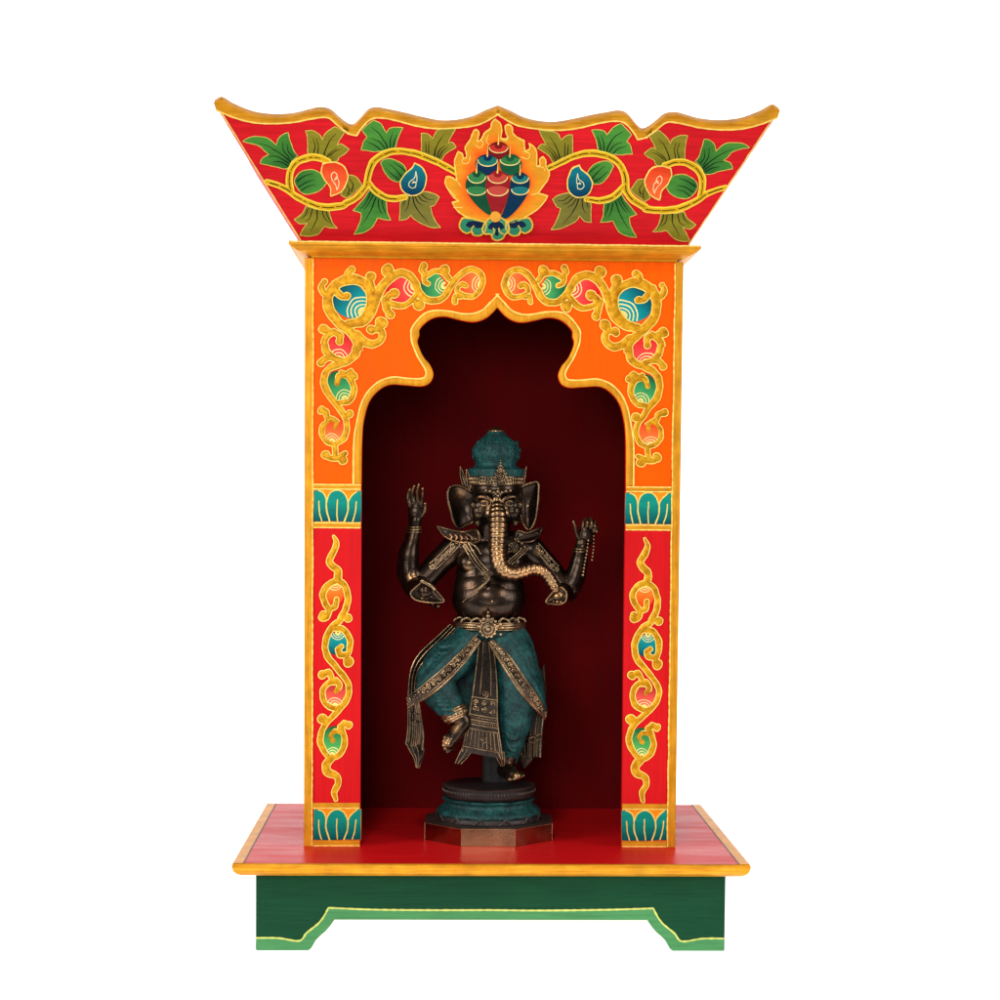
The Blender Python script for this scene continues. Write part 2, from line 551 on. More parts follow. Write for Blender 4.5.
# four bracket footed aprons
AW, AF, AB, AT = 229.4, 64.6, 240.0, 13.0
AZ = BH - ST
GD, GL = rgb(20, 64, 41), rgb(72, 132, 82)
def apron(o, ex, n, ln, name='apron'):
    o, ex, n = Vector(o), Vector(ex), Vector(n)
    half = [(0, .8), (.8, 0), (51, 0), (54, 2.5), (58.5, 10.5), (63, 15), (67.5, 18.8), (72, 24), (76.5, 30.5)]
    prof = half + [(ln - x, z) for x, z in reversed(half)] + [(ln, AZ), (0, AZ)]
    mb = MB()
    mb.prism([o + ex * x + Vector((0, 0, z)) for x, z in prof], -n * AT, 0, GD)
    ap = part(name, mb, [M['green']])
    fl_ = Flat(o, ex, (0, 0, 1), n)
    bm_ = MB(); d = Draw(bm_, fl_, .25)
    j = lambda: random.uniform(-.5, .5)
    ul = [(0.3, 12.8 + j()), (22, 12.2 + j()), (42, 10 + j()), (49, 17), (55, 22 + j()), (61, 27), (66, 33.5), (70.6, 42.2)]
    ur = [(ln - x, z) for x, z in reversed(ul)]
    mid = [(70.6 + (ln - 141.2) * k / 8, 41.4 - 1.4 * math.sin(k / 8 * 3.1) + j() * .7) for k in range(1, 8)]
    upper = ul + mid + ur
    lower = [(x, z) for x, z in half[1:]] + [(ln - x, z) for x, z in reversed(half[1:])]
    d.fill([(x, -z) for x, z in upper] + [(x, -z) for x, z in reversed(lower)], GL, 0, smooth=False)
    d.line([(x, -z) for x, z in upper], 1.7, rgb(196, 200, 104), 0, dome=.3, wob=.25)
    part('painted_band', bm_, [M['green']], ap)
    return ap
apron((-AW, -AF, 0), (1, 0, 0), (0, -1, 0), 2 * AW)
apron((AW, AB, 0), (-1, 0, 0), (0, 1, 0), 2 * AW)
apron((-AW, AB - AT - .05, 0), (0, -1, 0), (-1, 0, 0), AB + AF - 2 * AT - .1)
apron((AW, -AF + AT + .05, 0), (0, 1, 0), (1, 0, 0), AB + AF - 2 * AT - .1)

# niche box
BT = 10.0
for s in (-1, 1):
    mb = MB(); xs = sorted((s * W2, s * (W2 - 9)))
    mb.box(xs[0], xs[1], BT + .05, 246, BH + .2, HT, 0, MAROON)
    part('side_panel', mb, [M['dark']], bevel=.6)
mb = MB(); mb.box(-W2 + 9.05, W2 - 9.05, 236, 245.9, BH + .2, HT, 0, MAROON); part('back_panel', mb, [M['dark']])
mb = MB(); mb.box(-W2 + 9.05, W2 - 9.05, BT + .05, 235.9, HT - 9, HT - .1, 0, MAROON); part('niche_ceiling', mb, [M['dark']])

# front boards ------------------------------------------------------
FP = Plane((0, 0, 0), (0, -1, 0))
D4, R3 = T(395, 255, .12), T(290, 230, .28)
arch_in = D4([(855, 435), (780, 510), (700, 550), (620, 556), (520, 536), (420, 513), (330, 522), (260, 560), (205, 620)]) + R3([(462, 375), (456, 402), (475, 450), (500, 482), (512, 515), (500, 545), (470, 558), (420, 555), (360, 552), (320, 570), (285, 610), (266, 670), (258, 740), (255, 905)])
arch_out = D4([(862, 328), (800, 390), (730, 458), (650, 488), (560, 490), (460, 470), (350, 462), (260, 480), (190, 540), (140, 610)]) + R3([(432, 370), (436, 402), (455, 450), (480, 492), (486, 513), (473, 530), (420, 530), (370, 525), (320, 540), (280, 575), (255, 620), (240, 680), (228, 760), (226, 905)])
def mir(q):                                   # the right half of the arch, cut by hand a touch off centre
    return Vector((-q.x + 6.0 * max(0, 1 - abs(q.x) / 187), q.y, q.z))
def mir_in(q): return mir(q)
ZS = FP.at(330, 486.5).z
L_in = [FP.at(*p) for p in crv(arch_in, step=1.5)]
L_in[0].x = 3.0
IX = L_in[-1].x
L_in = [p for p in L_in if p.z > ZS + 1] + [Vector((IX, 0, ZS))]
R_in = [mir(p) for p in L_in]
R_in[-1] = Vector((mir(L_in[-1]).x, 0, ZS)); RX_IN = R_in[-1].x
outline = [Vector((-W2, 0, HT)), Vector((-W2, 0, ZS))] + list(reversed(L_in)) + R_in[1:] + [Vector((W2, 0, ZS)), Vector((W2, 0, HT))]
mb = MB(); mb.prism(outline, (0, BT, 0), 0, ORANGE, 1)
arch = part('arch_panel', mb, [M['paint_v'], M['paint_v']])
for i in range(len(mb.c)): pass
me = arch.data                                 # the cut edge of the board is painted red like the niche
for poly in me.polygons:
    if poly.material_index == 1:
        for vi in poly.vertices: me.color_attributes['Col'].data[vi].color = RED2

# gilt edge of the arch opening: left half traced, right half mirrored
mb = MB()
for side in (0, 1):
    d = Draw(mb, FP, .5, xf=mir if side else None, flip=bool(side))
    a, b = crv(arch_out, step=1.4), crv(arch_in, step=1.4)
    n = 150
    def resamp(c):
        ln = [0]
        for i in range(1, len(c)): ln.append(ln[-1] + math.dist(c[i], c[i - 1]))
        out, k = [], 0
        for i in range(n):
            t = ln[-1] * i / (n - 1)
            while k < len(c) - 2 and ln[k + 1] < t: k += 1
            f = (t - ln[k]) / max(1e-6, ln[k + 1] - ln[k]); out.append((c[k][0] + (c[k + 1][0] - c[k][0]) * f, c[k][1] + (c[k + 1][1] - c[k][1]) * f))
        return out
    A, B = resamp(a), resamp(b)
    if not side: pass
    vs, fs = [], []
    prof = [(-.0, 0), (.0, .35), (.25, .85), (.6, .9), (.93, .45), (.97, 0)]
    for p, q in zip(A, B):
        for t, h in prof: vs.append(d.P((p[0] + (q[0] - p[0]) * t, p[1] + (q[1] - p[1]) * t), h))
    K = len(prof)
    for i in range(n - 1):
        for k in range(K - 1):
            fs.append((i * K + k, i * K + k + 1, (i + 1) * K + k + 1, (i + 1) * K + k))
    d.put(vs, fs, 0, WHITE)
    d.line(A, 1.5, PIPE, 1, dome=.5, h=.75, smooth=False, wob=.2)
part('arch_trim', mb, [M['gold_v'], M['enamel']], arch)

# corner scrolls -----------------------------------------------------
C = T(305, 255, .1); E = T(305, 340, .14)
TEAL, NAVY = rgb(14, 154, 156), rgb(4, 52, 80)
PINK, PINKD = rgb(244, 74, 70), rgb(206, 22, 26)
GRN, GRND = rgb(70, 166, 96), rgb(8, 84, 50)
CORAL, CORALD = rgb(250, 122, 56), rgb(232, 44, 14)
def corner_scroll(d):
    bead(d, C([(458, 462)])[0], 17.6, NAVY, TEAL, math.radians(-42), ry=17.2)
    bead(d, C([(356, 915)])[0], 13.8, PINKD, PINK, math.radians(-98))
    bead(d, (401, 289.6), 14.2, PINKD, PINK, math.radians(8))
    bead(d, D4([(312, 250)])[0], 12, GRND, GRN, math.radians(0))
    bead(d, D4([(615, 255)])[0], 12, CORALD, CORAL, math.radians(5))
    bead(d, E([(252, 328)])[0], 12.6, GRND, GRN, math.radians(-70), ry=14.8)
    bead(d, E([(205, 645)])[0], 11.4, CORALD, CORAL, math.radians(-95), ry=12.4)
    st = [
        (C([(470, 690), (590, 650), (668, 560), (712, 440), (762, 335), (830, 245), (905, 200)]) + D4([(25, 160), (70, 158), (130, 190), (172, 250), (205, 320), (265, 372), (340, 380), (410, 345), (458, 270), (510, 190), (580, 135), (655, 128), (712, 172), (730, 240), (706, 305), (655, 350), (590, 345), (545, 320)]), [9, 9, 8.6, 8, 7.6, 6.6, 6, 5.4, 5.2, 4.6]),
        (C([(600, 290), (655, 360), (668, 465), (620, 590), (530, 668), (430, 690)]), [7, 8.5, 8.5, 8.5, 8.5, 7]),
        (C([(640, 320), (560, 262), (450, 245), (340, 290), (262, 370), (235, 470), (260, 585), (340, 690), (430, 760), (508, 840), (538, 920)]) + E([(368, 50), (360, 100), (315, 148), (250, 175), (185, 205), (145, 262), (142, 330), (170, 400), (218, 460), (262, 525), (298, 590), (302, 655), (275, 715), (220, 750)]), [7, 9, 9.5, 9.5, 9.5, 9, 8.5, 7.5, 6.6, 6, 6, 5.6, 5.2, 5, 4.8]),
        (C([(290, 310), (330, 380), (380, 425), (425, 420)]), [8, 7, 6, 5.5]),
        (C([(240, 400), (190, 378), (168, 318), (195, 270)]), [6, 6, 5.5, 3]),
        (C([(425, 245), (428, 190), (462, 150)]), [8, 6.5, 5.5]),
        (C([(690, 350), (655, 275), (640, 215)]), [5, 6.5, 7]),
        (C([(880, 215), (840, 180), (800, 150)]), [4, 5, 5]),
        (C([(520, 800), (590, 868), (680, 885), (752, 842), (762, 775), (720, 715)]), [8, 8, 8, 7, 6.5, 5]),
        (C([(730, 740), (660, 740)]), [5, 6]),
        (D4([(192, 330), (130, 398), (60, 432), (-20, 410), (-85, 365)]), [5, 5.2, 5.2, 5.2, 5]),
        (C([(810, 470), (850, 410), (895, 385)]), [6, 6.5, 6]),
        (C([(810, 470), (830, 540), (850, 585)]), [6, 6.5, 6]),
        (D4([(165, 360), (190, 410)]), [4, 6]),
        (D4([(452, 200), (400, 142), (325, 138), (262, 172)]), [5, 5, 4.6, 4.4]),
        (D4([(255, 172), (218, 130), (232, 95)]), [5, 5.5, 4.5]),
        (D4([(240, 175), (245, 228), (278, 238)]), [4.6, 4.6, 4.4]),
        (D4([(552, 345), (510, 340), (506, 385)]), [4.6, 5, 5]),
        (D4([(525, 300), (535, 262), (565, 238), (598, 258)]), [4, 4.6, 4.8, 4.4]),
        (C([(290, 770), (212, 825), (188, 905)]) + E([(140, 30), (155, 85), (200, 130), (260, 150)]), [6, 6.4, 6.4, 6, 5]),
        (C([(215, 800), (290, 780), (345, 810), (340, 868)]), [5, 6.4, 6.4, 6]),
        (C([(250, 800), (220, 760), (175, 750)]), [5, 6, 6]),
        (E([(215, 140), (160, 130), (115, 165)]), [4, 6, 6]),
        (E([(265, 238), (318, 268), (346, 320), (342, 385), (305, 440), (240, 452)]), [5, 6, 5.6, 5.2, 5, 4.6]),
        (E([(300, 255), (245, 262), (228, 318)]), [5, 5.8, 5]),
        (E([(300, 250), (330, 225), (355, 260)]), [5, 5.6, 5]),
        (E([(165, 580), (130, 625), (128, 680), (165, 730), (220, 752)]), [4.4, 4.8, 4.8, 4.8, 4.8]),
        (E([(140, 605), (185, 565), (228, 590), (215, 632)]), [4, 4.8, 4.8, 4]),
        (E([(165, 575), (150, 520), (112, 505)]), [4, 5.4, 5.4]),
        (E([(275, 560), (312, 540)]), [4, 5]),
        (E([(220, 750), (215, 830)]), [4.8, 4.8]),
        (E([(150, 818), (185, 848), (250, 838), (290, 815)]), [5, 5.5, 5.5, 4]),
    ]
    lb = [(C([(425, 418)])[0], 3.3), (C([(465, 152)])[0], 3.2), (C([(655, 215)])[0], 5), (C([(822, 150)])[0], 5.6), (C([(658, 738)])[0], 4), (C([(762, 675)])[0], 5.4),
          (C([(900, 385)])[0], 4.6), (C([(850, 592)])[0], 4), (D4([(203, 418)])[0], 5.2), (D4([(410, 118)])[0], 4.8), (D4([(236, 98)])[0], 3.2), (C([(178, 745)])[0], 4.6), (E([(118, 168)])[0], 3.4),
          (E([(357, 258)])[0], 3.2), (E([(112, 502)])[0], 3.4), (E([(316, 530)])[0], 3.8), (E([(150, 822)])[0], 4), (E([(268, 858)])[0], 4.4), (C([(196, 272)])[0], 2.4), (C([(340, 872)])[0], 3.2)]
    scrolls(d, st, lb)
mirror_x = lambda q: Vector((-q.x - 2, q.y, q.z))
for side in (0, 1):
    mb = MB(); corner_scroll(Draw(mb, FP, .25, xf=mirror_x if side else None, flip=bool(side), jit=.7))
    part('scroll_ornament', mb, [M['enamel'], M['gilt']], arch)

# pillars --------------------------------------------------------------
Z6, Z7, Z8 = T(300, 480, .14), T(300, 600, .14), T(300, 720, .14)
ST_ = 8.6
def pillar_scroll(d):
    bead(d, Z6([(248, 815)])[0], 9.6, rgb(240, 60, 10), rgb(250, 128, 40), math.radians(90), ry=11)
    bead(d, Z7([(266, 312)])[0], 10.4, rgb(4, 60, 78), rgb(20, 152, 150), math.radians(88), ry=11.6)
    bead(d, Z7([(250, 670)])[0], 11.6, rgb(150, 14, 20), rgb(246, 92, 76), math.radians(-92), ry=12.4)
    bead(d, Z8([(240, 145)])[0], 10.2, rgb(6, 82, 44), rgb(84, 176, 90), math.radians(-92), ry=14.4)
    st = [
        (Z6([(246, 400), (264, 445), (245, 505), (208, 570), (228, 612), (268, 645), (265, 705)]), [1.6, 4.2, 5, 6, 6.4, 6.6, 6.4]),
        (Z6([(262, 718), (195, 752), (165, 810), (180, 875), (212, 925), (200, 970), (168, 985)]), [5.4, 5.4, 5.2, 5.2, 5.6, 5.4, 5]),
        (Z6([(262, 718), (318, 760), (345, 840), (330, 920), (295, 985)]) + Z7([(285, 150), (235, 185), (195, 245), (175, 320), (200, 405), (260, 480), (318, 550), (350, 620), (344, 690), (300, 760), (240, 822), (190, 870), (160, 930)]) + Z8([(150, 150), (188, 235), (240, 262), (298, 232), (325, 160), (308, 95), (285, 45)]), [5.4, 5.2, 5.4, 5.6, 5.6, 5.2, 5, 5, 5.4, 5.2, 5, 5.2]),
        (Z6([(212, 928), (258, 902), (264, 850)]), [4.6, 5, 4.4]),
        (Z7([(215, 70), (200, 118), (172, 112)]), [4.4, 5, 5]),
        (Z7([(290, 130), (335, 125)]), [4.4, 4.8]),
        (Z7([(235, 198), (305, 210), (348, 275), (348, 355), (328, 430)]), [5, 5, 5, 4.8, 4.6]),
        (Z7([(325, 398), (282, 392), (268, 355), (290, 335)]), [4.6, 5.2, 5, 4.4]),
        (Z7([(270, 588), (205, 592), (165, 650), (180, 735), (245, 775), (300, 755)]), [4.6, 5, 5, 5, 5, 4.6]),
        (Z7([(215, 585), (265, 572), (285, 615), (258, 652)]), [4.4, 4.8, 4.8, 4.4]),
        (Z7([(232, 555), (205, 512), (165, 528)]), [4.6, 5.4, 5]),
        (Z7([(205, 850), (158, 845)]), [4.4, 5]),
        (Z8([(296, 90), (250, 80), (218, 112), (238, 148)]), [4.2, 4.6, 4.8, 4.4]),
        (Z8([(285, 60), (310, 25), (345, 40)]), [4.8, 5.4, 4.6]),
        (Z8([(230, 265), (188, 325), (200, 372), (255, 400), (270, 450), (244, 510), (255, 572)]), [7.4, 7.6, 7, 6, 5.6, 5, 2.6]),
    ]
    lb = [(Z6([(165, 975)])[0], 3.6), (Z7([(170, 102)])[0], 3.4), (Z7([(345, 132)])[0], 4), (Z7([(348, 445)])[0], 4.6), (Z7([(162, 530)])[0], 3.6), (Z7([(155, 845)])[0], 4.6), (Z8([(346, 40)])[0], 3.2), (Z8([(238, 148)])[0], 2.8)]
    scrolls(d, st, lb)
PT, PTL = rgb(16, 138, 122), rgb(6, 46, 66)
def lotus(d, Z, y0, y1, topc):
    d.fill(Z([(98, y0), (438, y0), (438, y1), (98, y1)]), topc, 0, smooth=False)
    H = y1 - y0
    g = lambda x, y: mix(PT, PTL, ((y - Z([(0, y0)])[0][1]) / (H * .14) - .35) * 1.25)
    A = [(98, y0 + 4), (130, y0 + 3), (165, y0 + .09 * H), (186, y0 + .28 * H), (190, y0 + .62 * H), (212, y1 - 2), (98, y1 - 2)]
    Cc = [(437, y0 + 4), (405, y0 + 6), (370, y0 + .16 * H), (344, y0 + .36 * H), (342, y0 + .66 * H), (318, y1 - 2), (437, y1 - 2)]
    B = [(214, y1 - 2), (190, y0 + .66 * H), (190, y0 + .36 * H), (215, y0 + .1 * H), (265, y0 + 1), (312, y0 + .1 * H), (340, y0 + .36 * H), (342, y0 + .66 * H), (316, y1 - 2)]
    for s in (A, Cc, B): d.fill(Z(s), g, 0, step=1)
    for s in (A[1:6], Cc[1:6], B): d.line(Z(s), 1.35, CREAM, 0, dome=.35)
    for s in ([(265, y0 + .31 * H), (263, y0 + .65 * H), (270, y1 - 6)], [(134, y0 + .36 * H), (140, y0 + .7 * H), (156, y1 - 6)], [(402, y0 + .36 * H), (394, y0 + .7 * H), (376, y1 - 6)]):
        d.line(Z(s), 1.2, CREAM, 0, dome=.35)
for side in (0, 1):
    x0, x1 = (-W2, IX) if not side else (RX_IN, W2)
    pm = MB(); pm.box(x0, x1, 0, BT, BH + .2, ZS - .02, 0, RED)
    pil = part('pillar', pm, [M['paint_v']])
    sh = (RX_IN + IX) if side else 0           # the right pillar repeats the left one's pattern, not its mirror image
    xf0 = None
    if side:
        dx = (RX_IN + W2 - ST_) / 2 - (-W2 + ST_ + IX) / 2
        xf0 = lambda q, dx=dx: Vector((q.x + dx, q.y, q.z))
    mb = MB(); pillar_scroll(Draw(mb, FP, .25, xf=xf0, jit=.6)); part('scroll_ornament', mb, [M['enamel'], M['gilt']], pil)
    for Z, y0, y1 in ((Z6, 72, 300), (Z8, 636, 856)):
        mb = MB(); lotus(Draw(mb, FP, .25, xf=xf0, jit=.3), Z, y0, y1, rgb(236, 140, 20)); part('lotus_band', mb, [M['enamel'], M['gilt']], pil)
    xa, xb = (x0 + ST_ + .1, x1 - .4) if not side else (x0 + .4, x1 - ST_ - .1)
    for ya, yb in ((484.2, 489.6), (522.4, 528), (802.8, 808.6), (840.2, 846.3)):
        mb = MB()
        za, zb = FP.at(330, ya).z, FP.at(330, yb).z
        zb = max(zb, BH + .3)
        mb.box(xa, xb, -.9, -.05, zb, za, 0)
        fd = Draw(mb, Flat((0, 0, 0), (1, 0, 0), (0, 0, 1), (0, -1, 0)), .75)
        if ya < 800: fd.line([(xa + .6, -za + .4), (xb - .6, -za + .4)], 1.3, PIPE, 1, dome=.35, wob=.2)
        fd.line([(xa + .6, -zb - .5), (xb - .6, -zb - .5)], 1.3, PIPE, 1, dome=.35, wob=.2)
        part('gilt_strip', mb, [M['gold'], M['enamel']], pil)
    mb = MB()
    xa, xb = (-W2 - .2, -W2 + ST_) if not side else (W2 - ST_, W2 + .2)
    mb.box(xa, xb, -1.2, BT - .3, BH + .25, HT - .3, 0)
    fd = Draw(mb, Flat((0, 0, 0), (1, 0, 0), (0, 0, 1), (0, -1, 0)), 1.0)
    xe = xb - .6 if not side else xa + .6
    fd.line([(xe + random.uniform(-.25, .25), -BH - 1 - k * (HT - BH - 3) / 30) for k in range(31)], 1.3, PIPE, 1, dome=.4, wob=.25)
    part('edge_strip', mb, [M['gold_v'], M['enamel']], bevel=.5)

# cornice ----------------------------------------------------------------
CY = -25.0
CT = at(285, 240.2, CY).z; CXH = (at(697, 246, CY).x - at(284.2, 243, CY).x) / 2
CB = HT + .05
mb = MB()
hh = CT - CB
rect_loft(mb, -CXH, CXH, CY, 268, [(21, CB), (20.5, CB + hh * .1), (17.5, CB + hh * .17), (13, CB + hh * .24), (8.5, CB + hh * .36), (5, CB + hh * .5), (2.6, CB + hh * .63), (2.2, CB + hh * .68), (.3, CB + hh * .7), (0, CB + hh * .76), (0, CB + hh * .94), (1, CT)])
corn = part('cornice', mb, [M['gold']], angle=28)
mb = MB(); fd = Draw(mb, Flat((0, CY, 0), (1, 0, 0), (0, 0, 1), (0, -1, 0)), .0)
fd.h = .1
fd.line([(-CXH + 2 + k * (2 * CXH - 4) / 60, -CT + 1.0 + random.uniform(-.2, .2)) for k in range(61)], 1.2, rgb(246, 214, 120), 0, dome=.3, wob=.3)
part('edge_line', mb, [M['enamel']], corn)

# roof boards ---------------------------------------------------------------
LEAN = math.radians(30)
RY0 = -13.0
RZ0 = CT + .1
RO = Vector((0, RY0, RZ0)); RN = Vector((0, -math.cos(LEAN), -math.sin(LEAN)))
RP = Plane(RO, RN)
RUP = Vector((0, -math.sin(LEAN), math.cos(LEAN)))
A5, B5, K5 = T(210, 95, .15), T(330, 95, .15), T(440, 110, .14)
edge_top = A5([(24, 52), (72, 32), (150, 76), (260, 122), (350, 141), (450, 147), (560, 137), (650, 114), (720, 100), (790, 114), (850, 165), (920, 225)]) + B5([(60, 178), (128, 216), (172, 188), (240, 116), (300, 101), (380, 115), (480, 136), (600, 166), (720, 188), (830, 184), (933, 160)]) + K5([(300, 24), (392, -12)])
edge_low = A5([(40, 100), (90, 122), (150, 147), (270, 180), (400, 190), (550, 181), (680, 156), (775, 150), (840, 200), (915, 262)]) + B5([(70, 222), (118, 258), (166, 270), (198, 220), (258, 162), (330, 152), (430, 170), (560, 205), (680, 222), (800, 220), (933, 205)]) + K5([(290, 88), (392, 30)])
tl = [RP.at(*p) for p in crv(edge_top, step=1.6)]
xc = tl[-1].x                                            # peak of the gable
XB = -(RP.at(298.8, 239).x - RP.at(687, 244.5).x) / 2
for p in tl: p.x -= xc * (1 - min(1, abs(p.x) / 280))     # peak on the centre line
XT = -tl[0].x
tr = [Vector((-p.x, p.y, p.z)) for p in reversed(tl[:-1])]
zb_ = RO.copy()
outline = [Vector((-XB, RY0, RZ0))] + [Vector((XB, RY0, RZ0))] + list(reversed(tr)) + list(reversed(tl))
# order: bottom left, bottom right, then right tip .. left tip
outline = [Vector((-XB, RY0, RZ0)), Vector((XB, RY0, RZ0))] + [Vector((-p.x, p.y, p.z)) for p in tl] + [p for p in reversed(tl[:-1])]
RT = 9.0
mb = MB(); mb.prism(outline, -RN * RT, 0, rgb(204, 26, 34), 1)
for i, p in enumerate(mb.v):
    pass
rf = part('roof_board', mb, [M['paint'], M['gold']])
tip = tl[0]
RTOPZ = tip.z; RTY = tip.y
RBY = 255.0
bk = [Vector((-p.x, RBY + (RY0 - p.y), p.z)) for p in outline]
mb = MB(); mb.prism(bk, Vector((0, -math.cos(LEAN), math.sin(LEAN))) * RT, 0, rgb(204, 26, 34), 1); part('roof_board', mb, [M['paint'], M['gold']])
for s in (-1, 1):
    b0, b1 = Vector((s * XB, RY0, RZ0)), Vector((s * XB, RBY, RZ0))
    t0, t1 = Vector((s * XT, RTY, RTOPZ)), Vector((s * XT, RBY + RY0 - RTY, RTOPZ))
    upv = (t0 - b0); 
    tops = []
    for k in range(25):
        u = k / 24
        dip = .1 * math.sin(math.pi * u) * (1 + .5 * math.cos(4 * math.pi * u))
        tops.append(t0.lerp(t1, u) - Vector((upv.x, 0, upv.z)) * dip)
    pl_ = [b0] + tops + [b1]
    nrm = (t0 - b0).cross(b1 - b0).normalized()
    if nrm.x * s > 0: nrm = -nrm
    mb = MB(); mb.prism([p + nrm * .06 for p in pl_], nrm * RT, 0, rgb(204, 26, 34), 1); part('roof_board', mb, [M['paint'], M['gold']])
mb = MB(); mb.box(-XB + 2, XB - 2, RY0 + 12, RBY - 12, RZ0, RZ0 + 8, 0, RED2); part('roof_deck', mb, [M['paint']])

# gilt upper edge of the front roof board
mb = MB()
rmir = lambda q: Vector((-q.x, q.y, q.z))
xc2 = RP.at(*edge_low[-1]).x - .4
RES = [xc]
def rl(q): return Vector((q.x - RES[0] * (1 - min(1, abs(q.x) / 280)), q.y, q.z))
for side in (0, 1):
    xf = (lambda q: rmir(rl(q))) if side else rl
    d = Draw(mb, RP, .62 if side else .5, xf=xf, flip=bool(side))
    n = 100
    kl, kt = edge_low.index(B5([(166, 270)])[0]), edge_top.index(B5([(128, 216)])[0])
    A = resamp(crv(edge_low[:kl + 1], step=1.4)) + resamp(crv(edge_low[kl:], step=1.4))[1:]
    B = resamp(crv(edge_top[:kt + 1], step=1.4)) + resamp(crv(edge_top[kt:], step=1.4))[1:]
    n = len(A)
    A.append((A[-1][0] + 1.2, A[-1][1] - .6)); B.append((B[-1][0] + 1.2, B[-1][1])); n += 1
    vs, fs = [], []
    prof = [(0, 0), (.0, .3), (.15, .7), (.85, .7), (.99, .35), (.995, -.2)]
    for p, q in zip(A, B):
        for t, h in prof:
            RES[0] = xc2 + (xc - .4 - xc2) * t
            vs.append(d.P((p[0] + (q[0] - p[0]) * t, p[1] + (q[1] - p[1]) * t), h))
    RES[0] = xc2
    K = len(prof)
    for i in range(n - 1):
        for k in range(K - 1): fs.append((i * K + k, (i + 1) * K + k, (i + 1) * K + k + 1, i * K + k + 1))
    d.put(vs, fs, 0, WHITE)
    d.line(A, 1.5, rgb(244, 208, 100), 1, dome=.4, h=.6, smooth=False, wob=.25)
    sg = 1 if side else -1
    e0, e1 = Vector((sg * (XB + .1), RY0, RZ0)) + RUP * 2, Vector((sg * (XT - 6.6), RTY, RTOPZ)) - RUP * 9
    mb.tube([e0.lerp(e1, k / 40) + RN * .25 + Vector((random.uniform(-.15, .15), 0, 0)) for k in range(41)], [random.uniform(.45, .8) for _ in range(41)], 1, rgb(240, 196, 110), seg=6)
part('gilt_edge', mb, [M['gold'], M['enamel']], rf)

